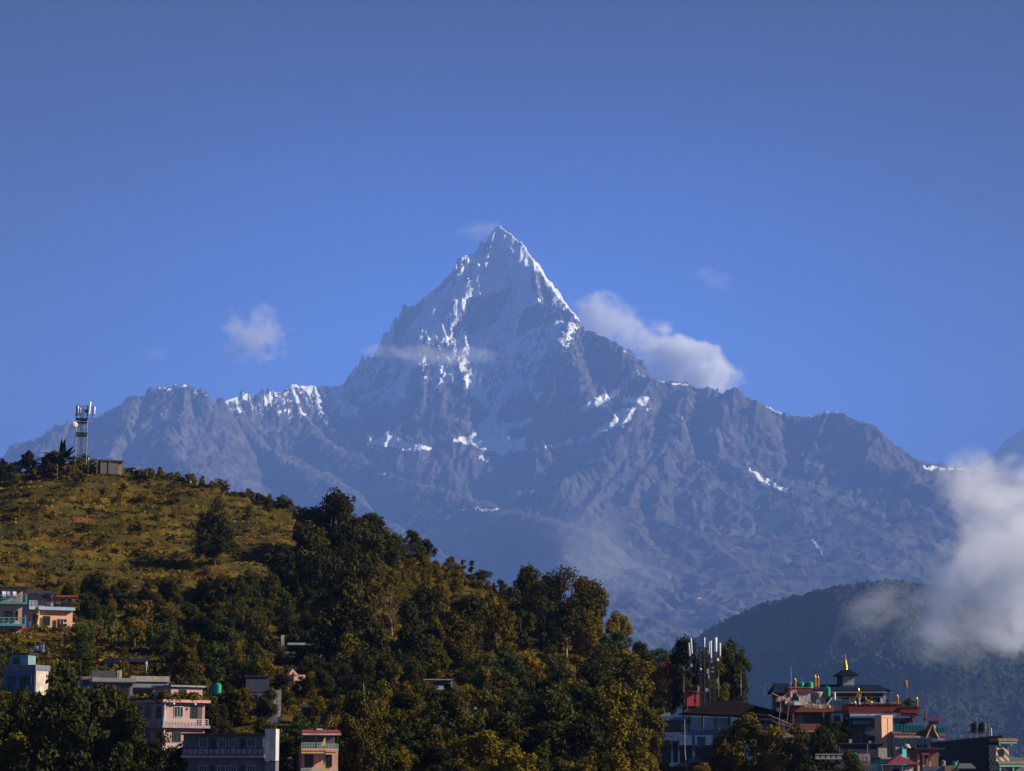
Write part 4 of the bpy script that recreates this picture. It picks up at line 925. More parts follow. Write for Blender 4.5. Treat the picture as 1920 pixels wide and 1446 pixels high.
    p = B('utility_pole', 'thin leaning pole in dark shade right of the long shed', 'pole', 683, 1340, ground_at(683, 1350).y-4, 0); p.geo('pole', [rod((3, 0, -10), (-2, 0, 56), .7, 6, .5)], STEEL)
    # pink house
    Y = ground_at(308, 1452).y-4
    b = B('house', 'tall pink house of three storeys with terrace shrubs', 'house', 306, 1440, Y, 40)
    # local front is the sunlit right face; the left face (u=0) is in shade
    b.part('wall', [(0, 88, -40, 118, 2, 92)], PINK); b.part('wall', [(22, 90, 123, 147, 14, 70)], PINK, label='pink roof room wall')
    for v, n in ((118, 0), (72, 1), (26, 2)):
        b.part('slab', [(-8, 94, v, v+5, -8, 98)], plaster('salmon_slab', (.62, .32, .26), .4) if n == 0 else plaster('violet_slab', (.38, .28, .33), .5))
    b.part('roof', [(18, 94, 147, 150, 8, 76)], GREYC)
    b.rail(-6, 90, 77, 88, -7, 14, STEEL, mid=2); b.rail(-6, 90, 31, 42, -7, 14, STEEL, mid=2)
    b.part('side_railing', [(-7.5, -6.5, 87, 88, -7, 96), (-7.5, -6.5, 82, 83, -7, 96)]+[(-7.5, -6.5, 77, 87, 6+i*10, 7+i*10) for i in range(9)], STEEL); b.part('side_railing', [(-7.5, -6.5, 41, 42, -7, 96), (-7.5, -6.5, 36, 37, -7, 96)]+[(-7.5, -6.5, 31, 41, 6+i*10, 7+i*10) for i in range(9)], STEEL)
    b.win(22, 40, 92, 110, 2, bars=2, fr=WHITE); b.win(58, 70, 90, 112, 2); b.win(20, 36, 48, 64, 2); b.win(40, 54, 128, 142, 14); b.part('door', (72, 82, 77.5, 110, 1, 2.4), DARKF); b.part('door_frame', (44, 50, 31.5, 62, 1, 2.4), TURQ)
    for a in (12, 48, 78): b.win(a, a+13, 90, 110, 0, 'L'); b.win(a, a+12, 46, 66, 0, 'L')
    b.win(30, 50, -20, 14, 0, 'L', bars=2)
    b.geo('downpipe', [rod((0, -1, -30), (0, -1, 118), 1.1, 6)], WPLAST)
    b.geo('lamp', [lathe([(1, 0), (2.2, 1.5), (2.2, 3), (1, 4)], 8, (14, -9, 113)), lathe([(1, 0), (2.2, 1.5), (2.2, 3), (1, 4)], 8, (60, -9, 113))], WPLAST)
    V, F, T = leaves(RNG.uniform(0, 1, (70, 3))*np.array([100*b.k, 20*b.k, 10*b.k])+np.array([-10*b.k, -6*b.k, 124*b.k]), RNG.uniform(.25, .8, 70), 26, .14, RNG)
    me = np_mesh('potted_shrubs', V, F); vattr(me, 'tint', T); q = link('terrace_shrubs', me, LEAF['olive']); q.location = b.o.location; q.rotation_euler = b.o.rotation_euler; tag(q, 'scrambling potted shrubs along the pink house roof edge', 'shrubs', kind='stuff')

    # long bottom building
    Y = ground_at(430, 1520).y-6
    b = B('apartment_building', 'long grey balcony block with a white end wall at the bottom edge', 'building', 340, 1500, Y, -4)
    b.part('wall', [(0, 148, -60, 116, 10, 60)], plaster('violet_plaster', (.17, .165, .19), .5)); b.part('roof', [(-2, 152, 116, 119.5, -2, 64)], DTIN)
    b.part('wall', [(150, 170, 70, 127, 2, 40)], WHITE, label='white stained end wall'); b.part('wall', [(150, 170, -60, 69, 3, 40)], plaster('violet_plaster', (.17, .165, .19)), label='grey lower end wall')
    for v in (80, 33):
        b.part('slab', (-2, 150, v-5, v, -2, 10), plaster('mauve_slab', (.36, .26, .28), .5)); rl = b.rail(0, 148, v, v+13, -1, 15, DSTEEL, mid=0, t=.6)
        for i in range(15): b.part('panel', (1+i*9.8, 9+i*9.8, v+2, v+11, -.8, -.3), plaster('pale_panel', (.33, .32, .34), .5), rl)
        for i, u in enumerate((30, 64, 84, 118)): b.win(u, u+13, v+15, v+28, 10, fr=WHITE, bars=2)
        for u in (50, 104): b.part('door', (u, u+9, v, v+28, 8.8, 10.4), DARKF)
    b.part('duct', [(146.5, 149.5, 80, 112, 3, 6)], WPLAST)
    # yellow house with red roof
    Y = ground_at(600, 1500).y-4
    b = B('house', 'peach house with red roof and pale railed balconies at the bottom edge', 'house', 566, 1500, Y, 12)
    b.part('wall', [(0, 66, -60, 92, 8, 50)], PEACH); b.part('wall', [(6, 60, 94, 120, 9, 48)], DARKC, label='dark set back top storey wall'); b.part('roof', [hip(-2*b.k, 69*b.k, -8*b.k, 54*b.k, 119*b.k, 126*b.k, .03, .2)], RTIN); b.part('fascia', [(-2, 69, 116, 118.8, -8, -6)], WHITE)
    for v in (88, 42):
        b.part('slab', [(-3, 38, v, v+4, -8, 8), (41, 64, v-2, v+2, -8, 8)], plaster('orange_slab', (.80, .45, .26), .3)); b.part('balcony_wall', [(-3, 38, v-5, v-2, -8, -6), (41, 64, v-7, v-4, -8, -6)], plaster('ochre_slab', (.72, .50, .18), .3)); b.rail(-3, 38, v+4, v+14, -7, 14, plain('aqua_rail', (.45, .62, .58), .5)); b.rail(41, 64, v+2, v+12, -7, 9, plain('aqua_rail', (.45, .62, .58), .5))
        b.part('stair_wall', [([(30*b.k, -5*b.k, (v+4)*b.k), (41*b.k, -5*b.k, (v+4)*b.k), (41*b.k, -5*b.k, (v+26)*b.k), (30*b.k, -3*b.k, (v+4)*b.k), (41*b.k, -3*b.k, (v+4)*b.k), (41*b.k, -3*b.k, (v+26)*b.k)], [(0,1,2),(3,5,4),(0,2,5,3),(1,4,5,2),(0,3,4,1)])], plaster('yellow_paint', (.80, .52, .08), .2))
    for u in (-2, 22, 62): b.part('post', (u, u+1.4, 92, 117, -7.5, -6), DARKF)
    b.win(6, 20, 60, 80, 8); b.win(44, 54, 60, 80, 8); b.part('rooftop_box', [(26, 36, 125, 128, 6, 14)], WHITE)
    b = B('wooden_shack', 'open roof frame between white wall and red roofed house', 'shack', 512, 1440, Y+8, 0); b.part('roof', [(0, 50, 40, 42, 0, 20)], DTIN); b.part('post', [(34, 35.2, -20, 40, -1, 0), (2, 3.2, -20, 40, -1, 0)], STEEL); b.part('wall', [(4, 48, -20, 16, 8, 20)], DARKC)
    b = B('cloth', 'scrap of orange cloth caught on the big dark tree', 'cloth', 142, 1388, ground_at(150, 1500).y-9, 10); cloth_strip(b, 'cloth', [(t*2.2, 0, 6-.5*math.sin(t*1.3)) for t in range(7)], 8, ORANGE)
    b = B('water_tank_stand', 'pair of grey tanks half hidden right of centre in the wood', 'water tank', 884, 1338, ground_at(900, 1345).y, 0); b.geo('tank_body', [lathe([(6, 0), (6.3, 6), (6, 12), (3, 15)], 14, (4, 0, 0)), lathe([(6, 0), (6.3, 6), (6, 13), (3, 16)], 14, (20, 2, 0))], plain('slate_plastic', (.09, .12, .15), .5), smooth=True); b.part('stand', [(-3, 27, -14, 0, -5, 7)], DARKC)
village()
# ---------------------------------------------------------------- monastery and houses at the lower right
def flagpole(label, px, py, Y, h, cols, w=2.2, r=.35, lean=0, at=None):
    b = B('prayer_flag_pole', label, 'flag pole', px, py, Y, 0); b.geo('pole', [rod((0, 0, -4), (lean, 0, h), r, 5)], STEEL)
    n = len(cols); v1 = h*.97; hh = h*(at or .8)
    for i, c in enumerate(cols):
        z1 = v1-hh*i/n; z0 = v1-hh*(i+1)/n; V = []; F = []
        for j in range(5):
            z = z1+(z0-z1)*j/4; s = w*(.55+.45*math.sin((i*4+j)*.9+px)); x = lean*z/h
            V += [(x+.2, 0, z), (x-s*.5, .7*math.sin(j*1.3+i), z), (x-s, .9*math.cos(j*1.7+i), z-.4)]
        for j in range(4):
            for q in (0, 1): a = j*3+q; F.append((a, a+1, a+4, a+3))
        o = b.geo('flag', [(V, F)], c); md = o.modifiers.new('thickness', 'SOLIDIFY'); md.thickness = .03
    return b
def banner(label, px, py, Y, h, w):
    """gilded victory banner: ribbed cylinder on a foot with a crown"""
    b = B('victory_banner', label, 'gilded ornament', px, py, Y, 0)
    p = [(w*.30, 0), (w*.42, h*.05)]
    for i in range(3): z = h*(.08+.22*i); p += [(w*.44, z), (w*.5, z+h*.10), (w*.43, z+h*.20)]
    p += [(w*.50, h*.76), (w*.38, h*.80), (w*.16, h*.84), (w*.20, h*.90), (w*.05, h)]
    b.geo('banner_body', [lathe(p, 14)], GOLD, smooth=True); b.geo('foot', [lathe([(w*.5, -2), (w*.45, 0), (w*.3, .8)], 12)], MAROON)
    return b
def deer(label, px, py, Y, s, face):
    b = B('deer_statue', label, 'statue', px, py, Y, 0)
    J = [(0,0,3.6,2.2),(-2.6,0,3.4,2.0),(-4.6,0,3.0,1.7),(2.0,0,4.0,2.0),(3.0,0,6.2,1.3),(3.4,0,8.6,1.1),(4.1,0,10.4,.95),(5.6,0,10.2,.55),
         (3.2,-1.0,2.0,.7),(4.6,-1.2,.7,.5),(2.4,-1.2,.4,.45),(3.2,1.0,2.0,.7),(4.8,1.2,.7,.5),(2.6,1.2,.4,.45),(-4.8,-1.4,1.6,1.0),(-2.0,-1.6,.5,.5),(-4.8,1.4,1.6,1.0),(-2.0,1.6,.5,.5),(3.7,-.5,11.2,.3),(3.3,-.9,12.3,.15),(3.7,.5,11.2,.3),(3.3,.9,12.3,.15),(-5.9,0,3.6,.4)]
    E = [(0,1),(1,2),(0,3),(3,4),(4,5),(5,6),(6,7),(3,8),(8,9),(9,10),(3,11),(11,12),(12,13),(2,14),(14,15),(2,16),(16,17),(6,18),(18,19),(6,20),(20,21),(2,22)]
    k = b.k*s; J = [(x*k*face, y*k, z*k, r*k*.95) for x, y, z, r in J]
    skin_body('deer_body', J, E, GOLD, b.o, None, 1)
    b.geo('plinth', [lathe([(6*s, -1.5), (6.2*s, 0), (5*s, .5)], 10)], MAROON); return b
def monastery():
    Y = 404; Yf = 396
    # main hall
    b = B('monastery_hall', 'white monastery hall under a slate blue roof with a gilded spire turret', 'temple', 1534, 1345, Y, 5)
    b.part('wall', [(0, 126, -60, 46, 4, 60)], WHITE); b.part('frieze', [(0, 127, 38, 43, 2.6, 4)], plaster('rust_frieze', (.20, .07, .04))); b.part('roof', [hip(-24*b.k, 134*b.k, -8*b.k, 70*b.k, 46*b.k, 60*b.k, .10, .1, .25)], BTIN); b.part('fascia', [(-24, 134, 44.6, 46, -8.3, -7)], plaster('pale_fascia', (.5, .5, .52)))
    for u in (46, 104): b.win(u, u+11, 20, 35, 4, bars=2); b.part('curtain', (u+12.5, u+15, 18, 36, 2.5, 3.4), WCLOTH)
    b.win(72, 86, 20, 34, 4, bars=2); b.win(16, 26, 22, 34, 4)
    b.part('pillar', [(120, 125, -10, 44, -3, 1)], LBLUE); b.part('gutter_bracket', [(128, 129.4, 36, 45, -7, -6)], DSTEEL)
    c = b.part('turret', [(45, 71, 52, 76, 14, 38)], plaster('pale_green_render', (.50, .52, .38), .7))
    b.part('corner_band', [(44.4, 49.5, 52, 76, 13.2, 39)], plaster('dark_teal_band', (.03, .07, .08))); b.part('base_band', [(49.6, 71.6, 52.5, 59, 13, 38.6)], plaster('blue_band', (.06, .12, .34)))
    b.part('dentil', [(51+i*3.4, 52.6+i*3.4, 73, 74.6, 12.6, 13.8) for i in range(6)], WHITE, c)
    b.part('turret_roof', [hip(39*b.k, 78*b.k, 7*b.k, 45*b.k, 75.5*b.k, 87*b.k, .40, .8, .15)], BTIN)
    g = [(5, 84), (5.2, 86), (3.2, 87.5), (3.8, 91), (4.0, 93), (2.4, 94.5), (3.4, 95.5), (3.3, 97), (1.8, 98), (2.5, 99.5), (2.2, 101), (1.5, 102), (1.9, 103.5), (1.1, 105), (1.2, 106), (.35, 113), (.1, 117)]
    g = [(r*1.25, z) for r, z in g]; b.geo('spire', [lathe(g, 16, (58, 26, 0))], GOLD, smooth=True)
    # left wing behind
    w = B('monastery_wing', 'dark blue roofed wing to the left behind the prayer flags', 'temple', 1452, 1340, Y+10, 5); w.part('wall', [(4, 80, -40, 38, 4, 40)], DARKC); w.part('roof', [hip(-4*w.k, 84*w.k, -4*w.k, 44*w.k, 38*w.k, 57*w.k, .10, .2, .2)], BTIN)
    # front parapets
    b = B('prayer_hall', 'maroon banded prayer hall front with a white pleated valance', 'temple', 1593, 1400, Yf, 4)
    b.part('wall', [(0, 62, -60, 60, 6, 60)], DARKC); b.part('cornice', [(-1, 95, 62, 75, -3, 60)], MAROON); b.part('coping', [(-2, 96, 75, 77.5, -4, 61)], plaster('dark_coping', (.05, .045, .05)))
    b.part('dentil', [(i*4.2, i*4.2+2, 77.5, 79.3, -3.6, -1) for i in range(23)], WHITE); b.part('ledge', [(-3, 96, 60.5, 62, -5, 6)], BROWN)
    pts = [(i*1.6, -4.0+(.5 if i % 2 else -.5), 60.5) for i in range(60)]; cloth_strip(b, 'valance', pts, 9.5, WCLOTH, amp=.25)
    b.part('window_box', (50, 56, 40, 50, 4.6, 6), WHITE); b.win(6, 16, 8, 28, 6); b.part('balcony', [(30, 64, 18, 21, -6, 6), (46, 47, 21, 36, -6, -5), (64, 65, 21, 36, -6, -5), (30, 64, 34, 35.4, -6, -5)], DSTEEL)
    b.part('banister', [(46+i*2, 46.6+i*2, 21, 34, -6, -5.4) for i in range(10)]+[(28+i*2, 28.6+i*2, 22, 36, -6, -5.4) for i in range(8)], STEEL)
    b.part('awning', [(6, 36, 40, 46, -8, 0)], GRAIL); b.part('pole', [(20, 21.4, -4, 24, -2, -1)], STEEL)
    b = B('prayer_hall_wing', 'maroon eave and teal wall wing at the right end of the prayer hall', 'temple', 1686, 1400, Yf+3, 4)
    b.part('wall', [(0, 24, -40, 52, 6, 40)], plaster('teal_wall', (.10, .22, .27), .4)); b.part('cornice', [(0, 37, 60, 70, -4, 44)], MAROON); b.part('coping', [(-1, 39, 70, 73, -5, 45)], plaster('dark_coping', (.05, .045, .05))); b.part('eave', [hip(-2*b.k, 40*b.k, -7*b.k, 46*b.k, 56*b.k, 60*b.k, .02, .05)], DTIN)
    b.win(4, 12, 30, 46, 6, bars=1); b.part('bracket', [(24, 30, 48, 56, 0, 6), (18, 24, 44, 52, 2, 6)], MAROON)
    # peach stair tower
    b = B('stair_tower', 'tall plain peach wall block catching the sun below the valance', 'tower', 1654, 1400, Yf-7, 30); b.part('wall', [(0, 25, -30, 56, 0, 20)], plaster('bright_peach', (.86, .50, .33), .18)); b.part('band', [(-.6, 25.6, 52, 56.6, -.6, 20.6)], plaster('bright_peach', (.86, .50, .33))); b.geo('pipe', [rod((13, -.8, -2), (13, -.8, 18), .55), rod((13, -.8, 18), (15, -.8, 19.5), .5)], DSTEEL); b.part('seam', (13.6, 14.1, -30, 51, -.5, .2), DARKF)
    # left maroon block
    b = B('terrace_house', 'maroon balconied house with a wide dark veranda', 'house', 1484, 1400, Yf, 6)
    b.part('wall', [(0, 96, -60, 62, 12, 50)], DARKC); b.part('wall', [(0, 40, 75, 106, 14, 50)], WHITE, label='white roof room'); b.part('wall', [(5, 26, 32, 58, 10.6, 12)], plaster('lilac_grey', (.3, .31, .38)))
    b.part('parapet', [(-4, 80, 62, 73, -4, 50)], plaster('rust_parapet', (.30, .085, .05), .4)); b.part('balcony', [(0, 58, 30, 41, -4, -2), (0, 58, 28, 30, -4, 12)], plaster('rust_parapet', (.30, .085, .05)))
    b.part('slab', [(-14, 60, 26, 28, -6, 12)], plaster('pink_slab', (.50, .33, .29))); b.part('column', [(58, 61, 28, 62, -4, 0), (2, 5, 41, 62, -3, 0)], plaster('rust_parapet', (.30, .085, .05)))
    b.part('cornice', [(-1, 42, 98, 106, 12, 52)], MAROON); b.part('dentil', [(i*3.6, i*3.6+1.8, 106, 107.6, 11.4, 13) for i in range(12)], WHITE); b.win(6, 17, 84, 96, 14); b.part('air_unit', [(8, 17, 75, 81, 8, 13)], WPLAST)
    b.part('wall', [(74, 94, 32, 60, -3, 12)], WHITE, label='white lit window bay'); b.win(79, 89, 38, 55, -3, bars=1); b.part('roof', [(72, 108, 61, 64, -6, 30)], BROWN); b.geo('ramp', [rod((64, -3, 74), (76, -3, 88), 1.4)], WPLAST); b.geo('pipe', [rod((82, 2, 84), (82, 2, 98), 2.0, 8)], WPLAST)
    b.rail(72, 110, 74, 84, -3, 8, plain('steel_blue_rail', (.16, .28, .36), .4)); b.part('panel', [(73, 109, 75, 82, -2.6, -2.2)], plain('blue_glass', (.06, .12, .18), .15))
    b.part('blue_tarp', [(100, 110, 48, 57, -4, -3.6)], BLUEC)
    # statues and ornaments
    yy = Yf-2.5
    deer('gilded deer statue seated left of the golden wheel', 1600, 1320, yy, 1.25, 1); deer('gilded deer statue seated right of the golden wheel', 1628, 1320, yy, 1.25, -1)
    w = B('wheel_statue', 'golden wheel ornament between the two deer statues', 'statue', 1611, 1321, yy, 15)
    V, F = [], []
    for i in range(24):
        a = 2*math.pi*i/24
        for j in range(6): q = 2*math.pi*j/6; rr_ = 5.2+.9*math.cos(q); V.append((rr_*math.cos(a)*.85, .8*math.sin(q), 18+rr_*math.sin(a)*1.15))
    for i in range(24):
        for j in range(6): F.append((i*6+j, i*6+(j+1) % 6, ((i+1) % 24)*6+(j+1) % 6, ((i+1) % 24)*6+j))
    w.geo('wheel', [(V, F)]+[rod((0, 0, 18), (4.6*math.cos(k*math.pi/4)*.85, 0, 18+4.6*math.sin(k*math.pi/4)*1.15), .4) for k in range(8)]+[lathe([(1.2, 24.5), (1.4, 26), (.2, 29)], 8)], GOLD, smooth=False)
    w.geo('stand', [lathe([(3, 0), (2.2, 2), (1.2, 6), (2.4, 10), (3.2, 11.5)], 12)], WHITE, smooth=True)
    banner('golden banner ornament left of the green roof tanks', 1491, 1291, Yf+4, 20, 5.5); banner('darker gilded ornament, left one of the close pair behind the tanks', 1528.5, 1289, Yf+6, 24, 5.5); banner('gilded ornament, right one of the close pair beside the grey bowl', 1534, 1288, Yf+3, 21, 5.5)
    banner('gilded banner ornament at the corner of the prayer hall parapet', 1683, 1321, Yf-1, 18, 5.5); banner('gilded banner ornament at the far right tip of the maroon eave', 1719.5, 1325, Yf, 18, 5)
    G = 'green tanks on the terrace house roof'
    tank('bright green tank directly right of the left golden ornament', 1502, 1291, Yf+5, 13, 12, GREENP, G); tank('bright green tank between its twin and the paired ornaments', 1518, 1291, Yf+5, 14, 13, GREENP, G); tank('taller dark green tank on a stand beside the blue roof', 1551, 1306, Yf+5, 13, 19, plain('dark_green_plastic', (0, .20, .12), .4), G)
    s = B('tank_stand', 'frame stand under the taller dark green tank', 'stand', 1544, 1324, Yf+5, 0); s.geo('tank_stand', [rod((x, y, -2), (x, y, 17), .6) for x in (0, 14) for y in (-6, 6)]+[rod((0, -6, 17), (14, -6, 17), .7), rod((0, -6, 8), (14, -6, 16), .4), rod((0, 6, 17), (14, 6, 17), .7)], DSTEEL)
    s = B('satellite_dish', 'battered grey white dish bowl under the paired gilded ornaments', 'dish', 1531, 1305, Yf-1, 0); v, f = lathe([(2, -6), (5, -4.5), (9, 0), (11, 5), (11.5, 7), (10.5, 7)], 20); s.geo('bowl', [(v, f)], plaster('scuffed_grey', (.55, .52, .50), .9), smooth=True); s.geo('mount', [rod((0, 0, -14), (0, 0, -4), 1.4), rod((-6, 2, -14), (-2, 0, -4), .7), rod((6, 2, -14), (2, 0, -4), .7)], STEEL)
    a = B('tv_antenna', 'small aerial above the two green tanks', 'aerial', 1505, 1280, Yf+6, 10); a.geo('tv_antenna', [rod((0, 0, -1), (0, 0, 8), .35), rod((-5, 0, 8), (5, 0, 7), .3), rod((-3, -1, 7.6), (-3, 1, 7.6), .2), rod((2, -1, 7.4), (2, 1, 7.4), .2)], STEEL)
    # prayer flag strings
    def string(label, a, c, n, sag, Y0, hh):
        b = B('prayer_flags', label, 'prayer flags', a[0], a[1], Y0, 0); L = c[0]-a[0]; Hh = a[1]-c[1]
        pt = lambda t: (L*t, 2*math.sin(t*5), Hh*t-sag*math.sin(math.pi*t))
        b.geo('string', [rod(pt(i/10), pt((i+1)/10), .2, 4) for i in range(10)], WCLOTH); cols = (WCLOTH, ORANGE, plain('saffron_cloth', (.75, .45, .12), .8), plain('rust_cloth', (.45, .16, .07), .8), plain('faded_blue_cloth', (.25, .30, .42), .8))
        for i in range(n):
            x, y, z = pt((i+.5)/n); w = abs(L)/n*.62+.9
            b.geo('flag', [([(x-w/2, y, z), (x+w/2, y+.2, z), (x+w/2+.3, y+.8, z-hh), (x-w/2-.4, y-.6, z-hh*.9)], [(0, 1, 2, 3)])], cols[(i*7+n) % 5])
    string('dense string of faded prayer flags sloping down left of the dish', (1489, 1292), (1456, 1309), 16, 3, Yf-4, 7); string('second lower string of prayer flags below the dense one', (1487, 1296), (1472, 1314), 8, 2, Yf-5, 6)
    string('prayer flags draped to the right across the white roof room', (1491, 1292), (1512, 1322), 12, 5, Yf-3, 4); string('prayer flags hanging in a tangle under the grey dish bowl', (1509, 1311), (1552, 1318), 18, 6, Yf-4, 6); string('lowest prayer flags along the terrace parapet edge', (1506, 1318), (1556, 1322), 14, 3, Yf-5, 5)
    for nm, x in (('left', 1461), ('right', 1476)): pass
    p = B('flag_frame', 'slanting timber frame holding the prayer flags beside the dark roof', 'frame', 1460, 1350, Yf-6, 0); p.geo('flag_frame', [rod((0, 0, -6), (5, 0, 38), .7), rod((14, 0, -8), (20, 0, 33), .7), rod((-12, 0, 48), (26, 0, 30), 1.0), rod((-12, 0, -2), (26, 0, -14), .5)], plain('pinkish_wood', (.42, .24, .19), .8))
    # flag poles
    WH = WCLOTH; RD = plain('red_flag', (.60, .04, .05), .8); BL = plain('deep_blue_flag', (.07, .09, .30), .8); PK = plain('crimson_flag', (.42, .03, .10), .8)
    flagpole('tall white prayer flag pole left of the golden ornament', 1484, 1296, Yf-3, 46, [WH, WH], 3.2); flagpole('flag pole blue on top, white, then red, in front of the mast cluster', 1347, 1302, 402, 44, [BL, WH, RD], 3.4, lean=1); flagpole('pole with dull red flag at the left edge of the dark roof', 1283, 1314, 402, 48, [BL, RD, WH], 3.0); flagpole('thin twisted pink flag pole over the right slope of the dark roof', 1390, 1300, 404, 44, [PK, WH], 2.2); flagpole('small blue and red flag pole behind the dark roof end', 1433, 1304, 408, 22, [RD, BL], 2.4)
    flagpole('orange flag high on a thin pole above the maroon eave', 1703, 1334, 404, 58, [ORANGE], 7, .2, at=.25); flagpole('long crimson flag on the thin pole right of the maroon eave', 1737, 1368, 402, 50, [BL, PK], 3.4, .2, at=.62); flagpole('furled red flags beside the teal railing', 1713, 1363, 392, 20, [PK, PK], 4.5); flagpole('dark flag on a pole at the roof garden corner', 1762, 1366, 398, 27, [DARKF, BL], 2.2)
    flagpole('many coloured flag pole right of the black tanks', 1855, 1386, 386, 42, [DARKF, RD, WH, plain('green_flag', (.05, .35, .10), .8), ORANGE], 3.0, .4)
    # lower right house with gable and railing
    b = B('house', 'house with brown tiled eave, gable and sea green glass railing', 'house', 1678, 1440, 388, 6)
    b.part('wall', [(0, 70, -60, 52, 8, 50)], plaster('grey_white', (.40, .39, .42), .5)); b.part('eave', [hip(-2*b.k, 96*b.k, -8*b.k, 52*b.k, 56*b.k, 66*b.k, .02, .2)], BROWN); b.part('gutter', [(-2, 54, 54.5, 56.5, -8.4, -7), (78, 98, 50.5, 52.5, -8.4, -7)], plaster('peach_trim', (.75, .48, .36)))
    gx = 66*b.k; b.part('gable', [([(56*b.k, -9*b.k, 54*b.k), (80*b.k, -9*b.k, 54*b.k), (gx+1*b.k, -9*b.k, 76*b.k), (56*b.k, 20*b.k, 54*b.k), (80*b.k, 20*b.k, 54*b.k), (gx+1*b.k, 20*b.k, 76*b.k)], [(0,1,2),(3,5,4),(1,4,5,2),(0,2,5,3),(0,3,4,1)])], BROWN)
    b.geo('barge_board', [rod((56, -10, 53), (67, -10, 76), 1.1, 4), rod((67, -10, 76), (80, -10, 53), 1.1, 4)], plaster('peach_trim', (.75, .48, .36)))
    r = b.rail(-1, 56, 66, 78, -5, 9, GRAIL); b.part('railing_panel', [(0, 55, 67, 76, -4.6, -4.2)], GRAIL, r); r = b.rail(76, 92, 62, 74, -5, 3, GRAIL); b.part('railing_panel', [(76, 92, 63, 72, -4.6, -4.2)], GRAIL, r)
    for u in (20, 38, 62): b.part('column', [(u, u+4, 2, 54, 2, 6)], plaster('rose_column', (.70, .40, .36)))
    for u in (6, 26, 44, 54): b.win(u, u+8, 26, 42, 8, fr=WHITE, bars=1)
    b.part('roof_garden_box', [(70, 84, 74, 84, 6, 20)], DARKC); b.part('canopy', [(60, 92, 86, 89, 2, 24)], RTIN)
    for i, (a, c, s) in enumerate(((1742, 1372, 10), (1757, 1374, 12), (1697, 1322, 10), (1707, 1323, 16), (1664, 1320, 9), (1632, 1318, 14), (1728, 1374, 9), (1612, 1368, 7))):
        q = bpy.data.objects.new('potted_plant', None); COL.objects.link(q); me, mt, h, w = PROTO['bush'][i % 4]; q.location = P(a, c, 390 if a > 1720 else (Yf-1 if i != 5 else Yf+2)); sc = s*b.k/h; q.scale = (sc, sc, sc)
        for nn, mm in (('stem', mt), ('leaves', me)): ob = bpy.data.objects.new(nn, mm); COL.objects.link(ob); ob.parent = q
        tag(q, ['potted shrub beside the brown gable', 'leafy roof garden plant right of the brown gable', 'low dark plant left of the parapet corner ornament', 'yellow green plant near the tip of the maroon eave', 'small plant on the prayer hall coping left of the corner ornament', 'yellow shrub in front of the blue roofed hall window', 'small pot plant behind the sea green railing', 'little plant on the green awning ledge'][i], 'potted plant')
    v = B('clay_pot', 'round orange urn beside the brown gable', 'urn', 1751, 1370, 385, 0); v.geo('clay_pot', [lathe([(1.5, 0), (3, 3), (3.2, 6), (2.2, 9), (1.2, 10), (1.8, 11)], 14)], plain('terracotta', (.70, .25, .06), .6), smooth=True)
    # cyan house, small roofs
    b = B('house', 'cyan walled house partly behind the small maroon tent roof', 'house', 1654, 1480, 380, 22)
    b.part('wall', [(0, 56, -40, 54, 4, 40)], CYAN); b.part('roof', [(-4, 60, 54, 57, -4, 44)], plaster('worn_roof', (.30, .18, .15))); b.part('parapet', [(-6, 12, 57, 74, 0, 4), (30, 44, 57, 76, 0, 4)], brickm('pink_brick', (.45, .22, .17), (.55, .32, .26), 2.2)); b.part('wall', [(44, 56, 57, 76, 6, 24)], CYAN, label='cyan roof room wall'); b.part('opening', [(2, 40, 4, 44, 2, 4)], DARKC); b.geo('dome', [lathe([(7, 0), (7.4, 3), (5.5, 7), (2, 9)], 16, (50, -6, 72))], plaster('cream_dome', (.66, .56, .42)), smooth=True)
    b = B('house', 'long dark corrugated fronted building below the monastery shrubs', 'house', 1558, 1450, 386, 2); b.part('wall', [(0, 96, -40, 52, 0, 30)], tin('navy_tin', (.05, .055, .08), .2)); b.part('roof', [(-2, 98, 52, 54, -2, 32)], DTIN); b.geo('pole', [rod((16, -3, -10), (16, -3, 48), .5), rod((67, -3, -10), (67, -3, 52), .6)], STEEL); b.part('planter', [(34, 39, 54, 61, -2, 3), (70, 74, 54, 58, -2, 2)], WHITE)
    G = 'tanks in front of the long dark building'
    tank('cyan roof tank, left of the pair by the pink parapet', 1590, 1432, 378, 15, 23, TEALP, G); tank('green roof tank, right of the pair by the pink parapet', 1604, 1432, 378, 13, 20, GREENP, G); tank('small green tank in shade before the big dark wall', 1790, 1438, 374, 9, 10, GREENP); tank('small grey tank next to the green one before the big dark wall', 1769, 1438, 374, 8, 12, plain('grey_plastic', (.2, .21, .22), .5))
    b = B('house', 'low house front with pink panelled parapet and grey railing', 'house', 1530, 1470, 374, 3); b.part('wall', [(0, 100, -20, 24, 4, 30)], DARKC); b.part('parapet', [(78, 100, 38, 54, 2, 5)], plaster('rose_panel', (.62, .40, .36))); b.part('parapet', [(78, 100, 33, 38, 1, 5)], plaster('red_rose', (.50, .16, .14)))
    b.part('lattice_panel', [(80+i*7, 85+i*7, 40, 50, 1, 2.2) for i in range(3)], plaster('grey_lattice', (.55, .50, .46))); b.part('balustrade', [(0, 50, 44, 46, 0, 3), (0, 50, 52, 54, 0, 3)]+[(i*10, i*10+7, 46, 52, .6, 2.4) for i in range(5)], plaster('grey_lattice', (.40, .38, .37)))
    b.rail(38, 110, 24, 34, -6, 14, STEEL, mid=3); b.part('wall', [(56, 84, 22, 33, -3, 3)], brickm('pink_brick', (.45, .22, .17), (.55, .32, .26), 2.2), label='pink brick parapet')
